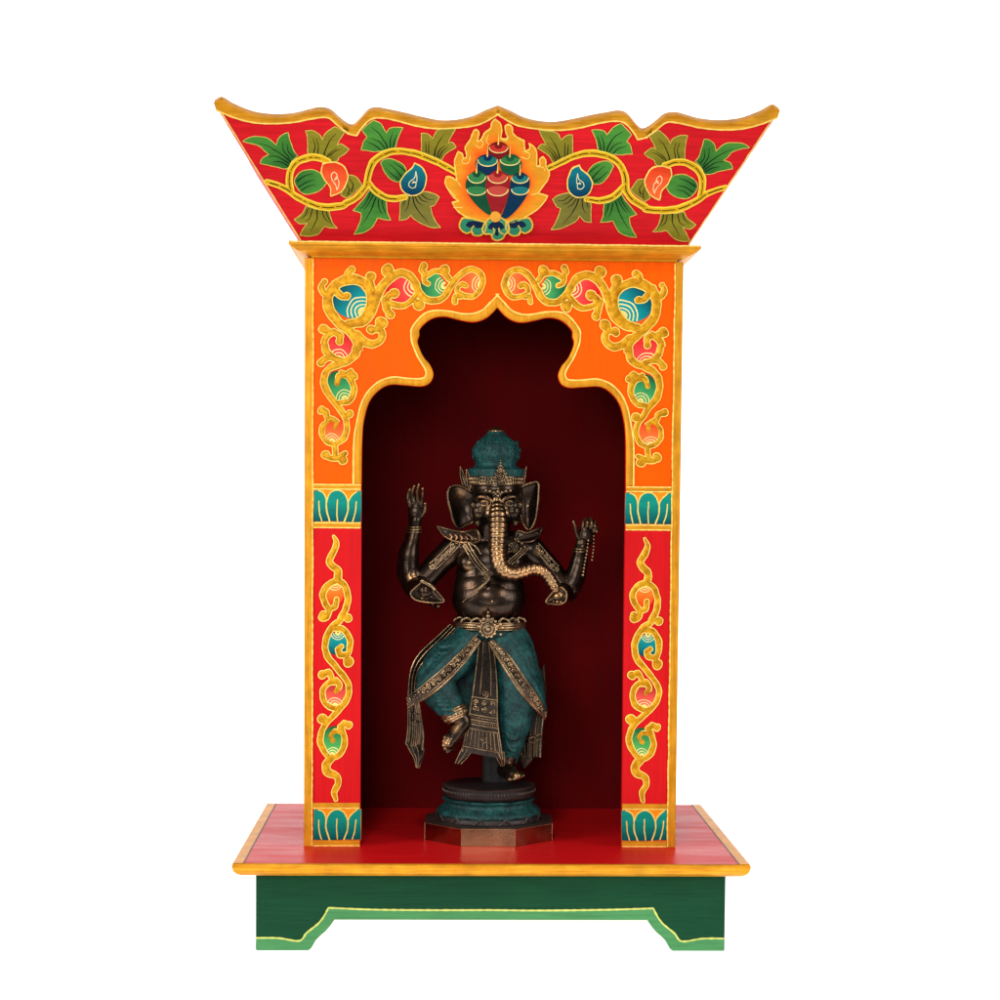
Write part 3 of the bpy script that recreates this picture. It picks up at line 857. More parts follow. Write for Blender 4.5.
def leaf(d, pts, veins, ca, cb, R):
    q = R(pts)
    cx_ = sum(p[0] for p in q) / len(q); cy_ = sum(p[1] for p in q) / len(q)
    vb = R([veins[0][-1]])[0]                      # veins run to the leaf's foot
    ln = max(math.dist(p, vb) for p in q)
    g = lambda x, y: mix(cb, ca, math.dist((x, y), vb) / ln * 1.5)
    o = d.fill(q, g, 0, step=1.1)
    d.line(o, .8, rgb(204, 182, 84), 0, closed=True, dome=.35, smooth=False, wob=.2)
    for k, v in enumerate(veins):
        d.line(R(v), [.35, .9, 1.35 if k == 0 else 1.0], BLACK, 0, dome=.12)
def vine(d):
    leaf(d, [(220, 310), (260, 285), (320, 275), (390, 285), (445, 332), (460, 285), (490, 260), (525, 252), (540, 310), (560, 370), (585, 408), (545, 445), (520, 487), (480, 488), (420, 470), (332, 452), (350, 415), (395, 393), (365, 370), (335, 340), (280, 322)],
         [[(325, 317), (400, 345), (470, 390), (540, 450)], [(490, 310), (495, 370), (530, 425)], [(520, 330), (525, 380), (553, 415)], [(390, 405), (450, 410), (522, 455)], [(420, 440), (470, 445), (515, 472)]], GREENL, GREENL2, A5)
    leaf(d, [(655, 395), (655, 330), (650, 280), (638, 240), (690, 240), (735, 265), (755, 300), (770, 260), (810, 225), (840, 210), (900, 243), (880, 275), (850, 332), (880, 325), (930, 360), (905, 385), (860, 410), (850, 435), (800, 447), (770, 440), (740, 412), (700, 400)],
         [[(840, 255), (790, 320), (758, 402)], [(690, 285), (705, 340), (692, 392)], [(715, 290), (725, 340), (718, 398)], [(850, 350), (800, 385), (772, 428)], [(880, 355), (840, 370), (800, 400)]], OLIVE, OLIVE2, A5)
    leaf(d, [(640, 745), (620, 790), (562, 830), (600, 860), (652, 855), (625, 890), (600, 940), (660, 945), (720, 925), (760, 880), (800, 885), (850, 885), (815, 840), (795, 765), (760, 760), (700, 760)],
         [[(670, 910), (715, 830), (720, 765)], [(600, 830), (640, 800), (652, 765)], [(638, 842), (670, 820), (686, 765)], [(800, 850), (765, 820), (754, 770)], [(822, 866), (790, 815), (778, 770)]], OLIVE, OLIVE2, A5)
    leaf(d, [(110, 530), (165, 540), (212, 602), (170, 642), (110, 685), (72, 662), (96, 600)], [[(122, 550), (150, 592), (140, 635)], [(105, 590), (125, 625), (118, 660)]], OLIVE, OLIVE2, B5)
    leaf(d, [(560, 570), (590, 525), (650, 500), (710, 505), (745, 530), (775, 582), (740, 630), (690, 655), (630, 660), (580, 622)], [[(690, 525), (630, 542), (578, 575)], [(692, 570), (640, 585), (585, 615)], [(700, 600), (650, 612), (600, 645)]], GREENL, GREENL2, A5)
    leaf(d, [(380, 372), (300, 378), (250, 370), (210, 365), (225, 310), (250, 285), (215, 235), (260, 190), (290, 168), (340, 195), (380, 252), (400, 225), (440, 215), (488, 218), (465, 260), (450, 310), (435, 365)],
         [[(275, 215), (330, 260), (370, 320), (385, 365)], [(280, 290), (330, 315), (368, 360)], [(250, 315), (300, 335), (345, 375)], [(420, 250), (405, 300), (402, 355)], [(445, 260), (430, 310), (420, 358)]], GREENL, GREENL2, B5)
    leaf(d, [(610, 390), (612, 320), (610, 250), (650, 255), (690, 287), (710, 245), (750, 230), (840, 225), (810, 280), (790, 322), (820, 320), (845, 350), (800, 375), (765, 400), (745, 435), (710, 430), (690, 410), (650, 395)],
         [[(765, 262), (720, 330), (694, 405)], [(640, 310), (645, 380)], [(662, 300), (662, 385)], [(790, 345), (750, 375), (724, 420)], [(770, 335), (735, 365), (712, 410)]], OLIVE, OLIVE2, B5)
    leaf(d, [(335, 455), (360, 430), (400, 425), (450, 440), (490, 470), (512, 512), (480, 545), (460, 580), (410, 570), (370, 530)], [[(395, 460), (440, 500), (478, 548)], [(370, 490), (410, 530), (455, 562)], [(425, 448), (470, 480), (500, 505)]], GREENL, GREENL2, B5)
    leaf(d, [(275, 618), (235, 680), (158, 768), (212, 787), (200, 850), (160, 925), (230, 915), (285, 880), (320, 820), (360, 830), (405, 835), (385, 780), (380, 700), (340, 685), (305, 655)],
         [[(215, 868), (270, 780), (305, 690)], [(200, 760), (240, 720), (272, 655)], [(225, 765), (262, 720), (285, 670)], [(352, 797), (330, 755), (325, 700)], [(377, 792), (358, 750), (352, 705)]], GREENL, GREENL2, B5)
    leaf(d, [(500, 672), (470, 720), (470, 780), (465, 835), (510, 825), (545, 792), (560, 820), (620, 855), (680, 880), (735, 885), (700, 830), (670, 740), (700, 730), (728, 682), (690, 655), (630, 640), (590, 655), (540, 668)],
         [[(655, 847), (580, 750), (552, 675)], [(505, 772), (525, 730), (530, 678)], [(488, 742), (503, 690)], [(660, 712), (620, 700), (590, 668)], [(692, 692), (650, 688), (615, 660)], [(625, 735), (590, 710), (568, 675)]], rgb(122, 116, 50), rgb(100, 98, 40), B5)
    YC, YF = rgb(240, 202, 66), rgb(206, 158, 20)
    main = A5([(374, 576), (420, 588), (500, 622), (580, 680), (680, 728), (780, 745), (900, 733)]) + B5([(100, 722), (180, 678), (238, 610), (252, 530), (290, 445), (370, 392), (470, 372), (580, 387), (680, 430), (760, 472), (838, 520)])
    loop1 = A5([(540, 650), (528, 590), (532, 520), (572, 455), (650, 420), (720, 418), (790, 442)])
    loop2 = B5([(262, 590), (290, 630), (340, 668), (410, 690), (500, 680)])
    h = d.h
    ps = [(main, [4.2, 5.2, 6, 6, 6, 6, 5.6, 5.4, 5]), (loop1, [5.6, 6, 6, 5.6]), (loop2, [4.6, 5.6, 5.4, 4.6])]
    for p, w in ps: d.line(p, [x + 1.2 for x in w], YC, 0, dome=.3, h=h)
    for p, w in ps: d.line(p, [x - .9 for x in w], YF, 0, dome=.45, h=h + .1)
    d.up(.1)
    for p, w in ps:                                    # fine broken dark line along the stem
        o = crv(p, step=1.0); i = 4
        while i < len(o) - 8:
            k = random.randint(4, 18)
            d.line([(x + random.uniform(-.12, .12), y + random.uniform(-.12, .12)) for x, y in o[i:min(i + k, len(o) - 3)]], random.uniform(.6, .95), BLACK, 0, dome=.08, h=h + .62, smooth=False)
            i += k + random.randint(1, 3)
    d.h = h + .75
    def drop(R, pts, ca, cb, swirl):
        q = R(pts); y0 = min(p[1] for p in q); y1 = max(p[1] for p in q)
        o = d.fill(q, lambda x, y: mix(ca, cb, (y - y0) / (y1 - y0)), 0, step=1)
        d.line(o, 1.15, CREAM, 0, closed=True, dome=.4, smooth=False, wob=.2)
        d.line(R(swirl), .7, rgb(244, 226, 170), 0, dome=.15)
    drop(A5, [(808, 672), (800, 610), (760, 560), (742, 510), (750, 460), (800, 445), (860, 450), (900, 485), (918, 540), (905, 590), (870, 640)], rgb(214, 54, 28), rgb(240, 108, 52),
         [(846, 625), (835, 590), (808, 555), (806, 525), (824, 508), (842, 525), (840, 552), (824, 560), (838, 540), (856, 565), (858, 595), (846, 625)])
    drop(B5, [(565, 450), (610, 475), (635, 530), (635, 590), (610, 640), (560, 665), (510, 655), (475, 622), (470, 570), (495, 525), (545, 482)], rgb(20, 122, 134), rgb(5, 44, 78),
         [(572, 505), (560, 545), (530, 570), (522, 595), (540, 612), (565, 608), (572, 580), (555, 568), (545, 580), (575, 570), (575, 535), (572, 505)])
for side in (0, 1):
    mb = MB(); vine(Draw(mb, RP, .25, xf=(lambda q: Vector((-q.x, q.y, q.z))) if side else None, flip=bool(side), jit=.5))
    part('vine_ornament', mb, [M['enamel']], rf)

# flaming jewel emblem ---------------------------------------------------------
mb = MB(); d = Draw(mb, RP, 1.9)
flame = [(392, 62), (430, 95), (441, 140), (432, 197), (462, 205), (487, 192), (470, 155), (464, 112), (490, 102), (515, 120), (522, 165), (560, 198), (600, 215), (606, 290), (636, 280), (642, 250), (634, 236), (670, 260), (690, 300), (690, 398), (716, 392), (712, 350), (735, 332), (755, 358), (756, 402), (780, 440), (770, 490), (735, 540), (698, 592), (740, 602), (768, 612), (745, 650), (700, 700), (640, 742), (560, 785), (490, 800), (420, 792), (300, 790), (200, 762), (130, 720), (88, 658), (135, 645), (100, 620), (70, 580), (38, 520), (45, 475), (75, 475), (120, 502), (110, 420), (105, 360), (130, 295), (160, 312), (168, 345), (190, 335), (188, 300), (180, 265), (215, 210), (240, 150), (262, 138), (278, 162), (265, 220), (292, 210), (320, 160), (360, 130), (370, 90)]
F1, F2, F3 = rgb(222, 146, 34), rgb(240, 126, 30), rgb(250, 98, 26)
o = d.fill(K5(flame), F1, 0, step=.9)
d.line(o, 1.15, rgb(248, 206, 92), 0, closed=True, dome=.4, smooth=False, wob=.2)
cc = K5([(405, 480)])[0]
inner = [(400, 150), (450, 225), (520, 225), (575, 275), (625, 340), (660, 420), (700, 500), (670, 580), (690, 640), (620, 705), (520, 775), (420, 785), (300, 775), (200, 735), (140, 670), (125, 590), (120, 510), (150, 430), (160, 370), (210, 330), (225, 260), (290, 235), (340, 190)]
for k, (sc_, c) in enumerate(((1.0, mix(F1, F2, .5)), (.94, F2), (.86, mix(F2, F3, .5)), (.78, F3))):
    d.fill([(cc[0] + (x - cc[0]) * sc_, cc[1] + (y - cc[1]) * sc_) for x, y in K5(inner)], c, 0, step=1)
for c_ in ([(290, 205), (310, 235), (285, 265), (255, 245)], [(215, 322), (205, 370), (165, 375), (158, 345)], [(600, 290), (640, 310), (625, 345), (580, 330)], [(690, 400), (735, 405), (750, 430)], [(435, 200), (470, 215), (490, 195)], [(120, 500), (150, 540)], [(60, 560), (110, 610)], [(100, 690), (160, 690)], [(700, 590), (650, 600)], [(345, 175), (330, 220), (350, 240)]):
    d.line(K5(c_), .8, rgb(246, 206, 100), 0, dome=.2, corner=179)
# lotus foot
TG, TD = rgb(46, 128, 96), rgb(14, 34, 62)
for mirx in (0, 1):
    R = (lambda p: K5([(800 - a, b) for a, b in p])) if mirx else K5
    q = [(330, 800), (270, 775), (215, 770), (165, 768), (140, 810), (150, 850), (190, 875), (222, 862), (240, 888), (290, 890), (325, 850)]
    o = d.fill(R(q), TG, 0, step=.8); d.line(o, 1.5, rgb(226, 178, 60), 0, closed=True, dome=.45, smooth=False)
    d.fill(R([(320, 802), (260, 788), (205, 792), (182, 820), (215, 835), (240, 818), (262, 838), (310, 832)]), TD, 0, step=.8)
    d.line(R([(238, 880), (225, 850), (240, 822)]), 1.2, rgb(220, 176, 66), 0, dome=.3)
q = [(362, 762), (322, 800), (302, 850), (322, 880), (362, 882), (378, 915), (410, 927), (448, 912), (466, 882), (490, 862), (490, 820), (462, 780), (420, 760)]
o = d.fill(K5(q), rgb(56, 140, 104), 0, step=.8); d.line(o, 1.6, rgb(230, 184, 66), 0, closed=True, dome=.5, smooth=False)
d.fill(K5([(400, 785), (355, 808), (342, 840), (372, 848), (400, 838), (392, 885), (405, 895), (418, 885), (412, 838), (440, 848), (462, 832), (440, 800)]), TD, 0, step=.8)
d.line(K5([(372, 885), (388, 862), (380, 838)]), 1.1, rgb(230, 184, 66), 0, dome=.3); d.line(K5([(452, 882), (425, 862), (420, 838)]), 1.1, rgb(230, 184, 66), 0, dome=.3)
# six jewels: three round ones behind, three tapering in front
def jewel(body, cx_, topy, hw, dk, md, lt, bands):
    o = d.fill(K5(body), dk, 0, step=.9)
    y0 = topy
    for (ya, yb, w, c) in bands:
        p = [(cx_ - w, ya)] + [(cx_ + w * math.cos(a), ya + (yb - ya) * math.sin(a)) for a in [math.pi - k * math.pi / 12 for k in range(13)]] + [(cx_ + w, ya)]
        up_ = [(cx_ + w * math.cos(a), ya - (yb - ya) * .55 * math.sin(a)) for a in [k * math.pi / 10 for k in range(1, 10)]]
        d.fill(K5(p[1:-1] + up_), c, 0, smooth=False)
        d.line(K5(p[1:-1]), 1.0, rgb(238, 214, 134), 0, dome=.2, smooth=False)
    d.disc(K5([(cx_, topy + 22)])[0], hw * .42 * .14, dk, 0, .1, ry=24 * .14, seg=20, rings=2)
    d.line(K5([(cx_ - 2, topy + 12), (cx_, topy - 18), (cx_ + 1, topy - 62)]), [1.7, .9, .5], rgb(240, 200, 96), 0, dome=.25)
circ = lambda x, y, rx, ry: [(x + rx * math.cos(k * math.pi / 8), y + ry * math.sin(k * math.pi / 8)) for k in range(16)]
jewel(circ(418, 292, 78, 72), 418, 226, 66, rgb(120, 22, 26), 0, 0, [(262, 300, 66, rgb(196, 52, 40))])
jewel(circ(334, 385, 82, 74), 340, 312, 70, rgb(14, 44, 78), 0, 0, [(350, 395, 70, rgb(28, 112, 98))])
jewel(circ(506, 385, 78, 76), 500, 314, 70, rgb(22, 84, 54), 0, 0, [(350, 388, 70, rgb(50, 120, 64))])
jewel([(262, 425), (215, 455), (185, 510), (190, 570), (240, 650), (320, 725), (368, 748), (362, 690), (340, 600), (330, 520), (335, 470), (305, 435)], 262, 428, 66, rgb(20, 74, 48), 0, 0, [(560, 602, 70, rgb(52, 122, 70)), (468, 515, 64, rgb(54, 128, 74))])
jewel([(580, 440), (530, 460), (505, 500), (495, 580), (470, 670), (436, 755), (480, 765), (560, 690), (620, 600), (640, 520), (630, 470)], 572, 442, 62, rgb(8, 46, 72), 0, 0, [(560, 598, 62, rgb(30, 112, 110)), (478, 515, 60, rgb(30, 116, 110))])
jewel([(410, 425), (360, 450), (330, 500), (330, 590), (355, 680), (380, 738), (430, 738), (465, 670), (490, 590), (498, 510), (480, 455)], 412, 428, 70, rgb(146, 28, 34), 0, 0, [(560, 605, 74, rgb(190, 72, 60)), (470, 515, 70, rgb(194, 70, 58))])
d.disc(K5([(395, 754)])[0], 5.4, rgb(228, 158, 56), 0, .8)
part('jewel_emblem', mb, [M['enamel']], rf)
# ------------------------------------------------------------------ bronze materials
def bronze_mat(name, dark, bright, lo=.5, hi=.56, rough=.36, metal=.9, bump=.3, bs=260, dirt=.0, rub_glint=False):
    m, nt, p = newmat(name)
    g = N(nt, 'ShaderNodeNewGeometry')
    v = coords(nt, (1, 1, 1))
    n = noise(nt, v, bs, 4, .6); n2 = noise(nt, v, 45, 3)
    k = ramp(nt, g.outputs['Pointiness'], [(lo, 0.0), (hi, 1.0)])
    if rub_glint:                       # polished by handling: trunk, toes, finger tips; painted highlights on trunk, face, chest
        ra = N(nt, 'ShaderNodeAttribute'); ra.attribute_name = 'RubGlint'
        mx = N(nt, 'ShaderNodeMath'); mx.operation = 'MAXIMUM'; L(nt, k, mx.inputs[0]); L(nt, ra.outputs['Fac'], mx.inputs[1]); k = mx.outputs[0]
    k2 = mul(nt, k, ramp(nt, n2, [(.34, .22), (.62, 1.0)]))
    mm = N(nt, 'ShaderNodeMix'); mm.data_type = 'RGBA'
    L(nt, k2, mm.inputs[0]); mm.inputs[6].default_value = dark; mm.inputs[7].default_value = bright
    c = mul(nt, mm.outputs[2], ramp(nt, n, [(.3, .75), (.7, 1.2)]))
    if rub_glint:                        # uneven brown patina
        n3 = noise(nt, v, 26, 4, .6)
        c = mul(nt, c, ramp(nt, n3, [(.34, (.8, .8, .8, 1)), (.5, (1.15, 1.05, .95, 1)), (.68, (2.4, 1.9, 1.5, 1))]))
    L(nt, c, p.inputs['Base Color'])
    p.inputs['Metallic'].default_value = metal
    L(nt, ramp(nt, n2, [(.3, rough - .07), (.7, rough + .1)]), p.inputs['Roughness'])
    b = N(nt, 'ShaderNodeBump'); b.inputs['Strength'].default_value = bump; b.inputs['Distance'].default_value = .0006
    L(nt, n, b.inputs['Height']); L(nt, b.outputs['Normal'], p.inputs['Normal'])
    return m
M['bronze'] = bronze_mat('dark_bronze', (.038, .027, .021, 1), (.74, .47, .23, 1), .506, .585, .26, bump=.6, bs=110, rub_glint=True)
M['trim'] = bronze_mat('worn_bronze', (.040, .030, .024, 1), (.80, .53, .27, 1), .505, .64, .24)
M['bright'] = bronze_mat('rubbed_bronze', (.10, .068, .045, 1), (.78, .52, .27, 1), .49, .62, .26)
M['copper'] = bronze_mat('plinth_copper', (.31, .175, .085, 1), (.38, .23, .12, 1), .49, .6, .2, 1.0, .08, 60)
M['copper_edge'] = bronze_mat('copper_edge_glint', (.50, .29, .16, 1), (.66, .40, .22, 1), .49, .6, .25)  # lighter copper standing in for highlight lines along the plinth edges
M['soot'] = bronze_mat('pedestal_bronze', (.022, .016, .016, 1), (.13, .09, .07, 1), .5, .62, .45, .5)
def patina_mat(name):
    m, nt, p = newmat(name)
    v = coords(nt, (1, 1, 1))
    n = noise(nt, v, 70, 5, .65); n2 = noise(nt, v, 320, 4, .7)
    c = ramp(nt, n, [(.3, (.003, .018, .018, 1)), (.48, (.004, .050, .048, 1)), (.72, (.014, .108, .098, 1))])
    c = mul(nt, c, ramp(nt, n2, [(.34, .2), (.48, .95), (.7, 1.4)]))
    L(nt, c, p.inputs['Base Color']); p.inputs['Roughness'].default_value = .55
    p.inputs['Specular IOR Level'].default_value = .35
    b = N(nt, 'ShaderNodeBump'); b.inputs['Strength'].default_value = .55; b.inputs['Distance'].default_value = .0014
    L(nt, n2, b.inputs['Height']); L(nt, b.outputs['Normal'], p.inputs['Normal'])
    return m
M['patina'] = patina_mat('turquoise_patina')

# ------------------------------------------------------------------ the statue
YS = 63.0
def A(px, py, dy=0.0): return at(px, py, YS + dy)
ZA = lambda u, v: (380 + .24 * u, 410 + .24 * v)       # upper figure trace
ZB = lambda u, v: (380 + .24 * u, 610 + .24 * v)       # lower figure trace
def pa(u, v, dy=0.0): return A(*ZA(u, v), dy)
def pb(u, v, dy=0.0): return A(*ZB(u, v), dy)
CEN = A(488.5, 835, 0)
statue = empty('elephant_headed_statue', (CEN.x, YS, BH + .3))
tag(statue, 'dark bronze dancing elephant headed figure with turquoise crown on a round pedestal', 'statue')
def spart(name, mb, mats, parent=None, **k): return obj(name, mb, mats, parent or statue, statue, **k)

def remesh(mb, name, mat, voxel=.6, smooth=4, fac=.5, disp=None):
    me = mb.mesh(name + '_raw', [mat], ROOTS[statue.name])
    o = bpy.data.objects.new('raw', me); COL.objects.link(o)
    r = o.modifiers.new('r', 'REMESH'); r.mode = 'VOXEL'; r.voxel_size = voxel * S; r.use_smooth_shade = True
    s = o.modifiers.new('s', 'SMOOTH'); s.factor = fac; s.iterations = smooth
    dg = bpy.context.evaluated_depsgraph_get(); dg.update()
    ev = o.evaluated_get(dg)
    out = bpy.data.meshes.new_from_object(ev, depsgraph=dg)
    out.name = name
    bpy.data.objects.remove(o); bpy.data.meshes.remove(me)
    out.materials.clear(); out.materials.append(mat)
    out.polygons.foreach_set('use_smooth', [True] * len(out.polygons))
    return out

def spl(pts, k=8):
    """smooth 3D curve with radius: points (Vector, r)"""
    P = [Vector(p[0]) for p in pts]; R = [p[1] for p in pts]
    oP, oR = [], []
    n = len(P)
    for i in range(n - 1):
        p0 = P[i - 1] if i else P[0] * 2 - P[1]
        p3 = P[i + 2] if i + 2 < n else P[-1] * 2 - P[-2]
        for j in range(k):
            t = j / k
            oP.append(.5 * ((2 * P[i]) + (P[i + 1] - p0) * t + (2 * p0 - 5 * P[i] + 4 * P[i + 1] - p3) * t * t + (3 * P[i] - p0 - 3 * P[i + 1] + p3) * t ** 3))
            oR.append(R[i] + (R[i + 1] - R[i]) * (t * t * (3 - 2 * t)))
    oP.append(P[-1]); oR.append(R[-1])
    return oP, oR
def limb(mb, pts, k=8, seg=20, ends=True):
    P, R = spl(pts, k)
    mb.tube(P, R, seg=seg)
    if ends:
        mb.ball(P[0], R[0]); mb.ball(P[-1], R[-1])
def wire(mb, pts, r, k=8, seg=8, mat=0):
    P, R = spl([(p, r) if not isinstance(p, tuple) else p for p in pts], k)
    mb.tube(P, R, seg=seg, mat=mat)
def bez(pts, n):
    P, _ = spl([(p, 1) for p in pts], 12)
    ln = [0]
    for i in range(1, len(P)): ln.append(ln[-1] + (P[i] - P[i - 1]).length)
    out, k = [], 0
    for i in range(n):
        t = ln[-1] * i / (n - 1)
        while k < len(P) - 2 and ln[k + 1] < t: k += 1
        f = (t - ln[k]) / max(1e-6, ln[k + 1] - ln[k]); out.append(P[k].lerp(P[k + 1], f))
    return out
def flatshape(mb, pts, thick, curve=None):
    """pts: list of 3D points (closed outline), thickness away from the viewer"""
    mb.prism(pts, (0, thick, 0))
RY_ = lambda a: Matrix.Rotation(math.radians(a), 3, 'Y')

# --- body: one continuous figure ------------------------------------------------
b = MB()
limb(b, [(A(455, 548, 0), 13), (A(475, 545, -2), 15), (A(492, 544, -2), 16), (A(512, 545, -2), 15), (A(531, 549, 0), 12.5)])
b.ball(A(491, 562, -2), (35, 26, 28)); b.ball(A(489, 576, -3), (35, 27, 28)); b.ball(A(489, 588, -4), (37, 30, 28)); b.ball(A(489, 599, -5), (38.4, 32, 30)); b.ball(A(489, 618, 0), (34, 28, 16))
for x in (470, 511): b.ball(A(x, 563, -15), (13, 12, 12))
b.ball(A(489, 596, -16), (27, 22, 22))
limb(b, [(A(493, 545, -2), 17), (A(495, 520, -4), 17)])
# head
b.ball(A(496, 500, -6), (24, 23, 25)); b.ball(A(496, 489, -8), (25.4, 24.4, 15)); b.ball(A(496, 512, -10), (20, 19, 15)); b.ball(A(496.5, 507, -13), (24, 17.5, 15)); b.ball(A(497, 514, -18), (18, 15, 12))
for x, s in ((479, -1), (514, 1)):
    b.ball(A(x - s * 1.5, 511.5, -21), (9.5, 10, 9.5)); b.ball(A(x - s * 3, 506, -21), (9, 9, 8)); b.ball(A(x + s * .5, 518.5, -20), (6.8, 7.4, 6.6))
    limb(b, [(A(x + s * 0, 519, -26), 4.2), (A(x + s * 1, 523, -32), 3.4)], seg=10)      # tusk stump
    b.ball(A(x - s * -6, 505, -22), (3, 4, 4))
for x, s in ((483.8, -1), (510.2, 1)):
    limb(b, [(A(x + s * 8, 500, -23), 1.2), (A(x + s * 4, 496.8, -28.4), 1.9), (A(x - s * 4, 497.6, -31.6), 2.2), (A(x - s * 8, 501, -32), 1.6)], 5, 8)      # brow
    b.ball(A(x, 503.2, -28), (4.2, 3.4, 2.6))
    limb(b, [(A(x + s * 6, 503, -27), .9), (A(x, 500.9, -31.6), 1.1), (A(x - s * 5, 503, -30.4), .9)], 5, 6)
    limb(b, [(A(x + s * 6, 504, -27), .8), (A(x, 505.8, -31.2), 1.0), (A(x - s * 5, 504, -30.2), .8)], 5, 6)
b.ball(A(497, 501, -27), (6.4, 6.4, 8))
# trunk with rings
tp = [(497, 502, -27, 5), (497.2, 508.5, -32, 7.4), (497.6, 516, -37, 8.9), (497.7, 526, -40.5, 9), (497.4, 540, -43, 8.4), (497, 553, -44, 8), (498.6, 563, -44.5, 7.6), (504, 570.5, -44.5, 7.2), (513, 573.6, -44, 6.9), (523, 571.4, -43, 6.6), (534, 568.6, -41, 6.3), (543.5, 571.5, -39, 6), (550, 579, -37, 5.6), (555.5, 589, -36, 5)]
P, R = spl([(A(x, y, d), r) for x, y, d, r in tp], 26)
s_ = 0.0; RR = []
for i in range(len(P)):
    if i: s_ += (P[i] - P[i - 1]).length
    ph = (s_ / 5.0) % 1.0
    RR.append(1.05 * R[i] * (1 + .16 * (math.sin(math.pi * ph) ** .7 - .6)) if s_ > 6 else R[i])
b.tube(P, RR, seg=28); b.ball(P[-1], R[-1]); P_TRUNK = P
# ears
def bowl(mb, pts, depth, th, rings=7):
    P = bez(list(pts) + [pts[0]], 61)[:-1]; n = len(P)
    c = sum(P, Vector((0, 0, 0))) / n
    vs, fs = [], []
    for back in (0, 1):
        for k in range(rings + 1):
            t_ = k / rings
            for i_ in range(n):
                p_ = c.lerp(P[i_], max(t_, .02)); vs.append(p_ + Vector((0, depth * (1 - t_ ** 2.2) + back * th, 0)))
    N_ = n * (rings + 1)
    for k in range(rings):
        for i_ in range(n):
            l = (i_ + 1) % n
            f = (k * n + i_, k * n + l, (k + 1) * n + l, (k + 1) * n + i_)
            fs.append(f); fs.append(tuple(reversed([x + N_ for x in f])))
    for i_ in range(n):
        l = (i_ + 1) % n; o = rings * n
        fs.append((o + i_, o + l, o + l + N_, o + i_ + N_))
    fs.append(tuple(range(n))); fs.append(tuple(reversed(range(N_, N_ + n))))
    mb.add(vs, fs)
def ear(out, dys, th):
    pts = [pa(u, v, d) for (u, v), d in zip(out, dys)]
    bowl(b, pts, 7, th)
    wire(b, pts + [pts[0]], 1.5, 6)
    return pts
le = [(395, 350), (352, 322), (315, 313), (287, 328), (282, 368), (294, 420), (306, 462), (327, 493), (358, 482), (390, 462), (400, 405)]
ear(le, [-6, -7, -9, -11, -12, -12, -11, -10, -8, -6, -5], 4)
ear([(588, 320), (622, 306), (657, 302), (661, 345), (656, 402), (646, 460), (622, 500), (602, 482), (585, 440), (580, 380)], [-6, -7, -9, -10, -11, -11, -10, -8, -6, -5], 4)
def armlimb(pts): limb(b, [(p, r * (1.14 if r > 7.5 else 1.04)) for p, r in pts])
# arms
armlimb( [(A(455, 548, 0), 13), (A(440, 562, -1), 11.6), (A(427, 576, -3), 11.2), (A(415, 586, -5), 11)])
armlimb( [(A(415, 586, -5), 11), (A(408.5, 573, -4), 10.4), (A(408.5, 556, -5), 9.4), (A(412, 540, -6), 7.4), (A(414.5, 528, -7), 6.0), (A(415.5, 520, -8), 6.4)])
armlimb( [(A(416, 585, -6), 10.5), (A(421, 588, -18), 9.6), (A(426, 591, -28), 8.4)])
armlimb( [(A(531, 549, 0), 12.4), (A(545, 563, -1), 10.8), (A(557, 578, -3), 10.2), (A(567, 592, -5), 10.2)])
armlimb( [(A(567, 592, -5), 10.2), (A(574.5, 578, -5), 9.6), (A(579, 562, -6), 8), (A(580.5, 550, -7), 6.2), (A(582, 543, -8), 6.6)])
armlimb( [(A(566, 592, -6), 9.6), (A(561, 594, -18), 9), (A(557, 596, -28), 7.8)])
b.ball(A(414, 575, -10), (8, 7, 9)); b.ball(A(572, 588, -10), (8, 7, 9))
# hands: palm, four fingers, thumb
def finger(pts, r): 
    limb(b, [(A(*p), r * (1 - .10 * i)) for i, p in enumerate(pts)], 5, 10)
b.ball(A(416, 512, -8), (8.6, 4.6, 10)); b.ball(A(415, 518, -8), (7.4, 5, 7))
finger([(410, 507, -8), (407.6, 499, -9), (408, 493, -12), (409.6, 489.5, -15)], 2.3)
finger([(413.4, 504, -8), (411.8, 496, -9), (412.4, 489.6, -11), (414, 486, -13)], 2.4)
finger([(417.2, 503, -8), (416.8, 495, -9), (417.4, 488.6, -10), (418.6, 484.6, -12)], 2.4)
finger([(421, 505, -8), (422, 497, -9), (422.6, 492, -11), (422.4, 488.6, -14)], 2.2)
finger([(420.5, 517, -9), (424, 511.5, -12), (425, 507, -14), (425, 503.6, -15)], 2.6)
b.ball(A(586, 536, -8), (9, 4.8, 10)); b.ball(A(584, 543, -8), (7.4, 5, 7))
finger([(580, 540, -9), (576.8, 533, -11), (575.4, 527, -12), (573.6, 521.6, -12)], 2.6)
finger([(582.4, 528, -8), (583.6, 522, -11), (586, 519.6, -15), (587.6, 522.6, -19)], 2.4)
finger([(586.6, 527, -8), (588.4, 520.4, -11), (591, 519, -15), (591.8, 523, -19)], 2.4)
finger([(590.4, 529, -8), (593, 523, -11), (595, 521.6, -15), (595.2, 526, -19)], 2.3)
finger([(593, 533, -8), (596, 528, -11), (597.6, 527.2, -14), (597, 531.6, -18)], 2.1)
# lower hands holding shallow shells
b.ball(A(427, 591.5, -22), (14, 7, 7.5), rot=RY_(28)); b.ball(A(557.5, 596, -24), (9, 7, 7.4), rot=RY_(-20))
for k in range(4):
    x = 419 + k * 5.4; y = 590 + k * 2.6
    finger([(x, y + 6, -26), (x + 1.5, y + 9.5, -31), (x + 3, y + 8.5, -36)], 2.3)
for k in range(4):
    x = 549 + k * 4
    finger([(x, 600, -28), (x - .5, 604, -32), (x, 602, -37)], 2.1)
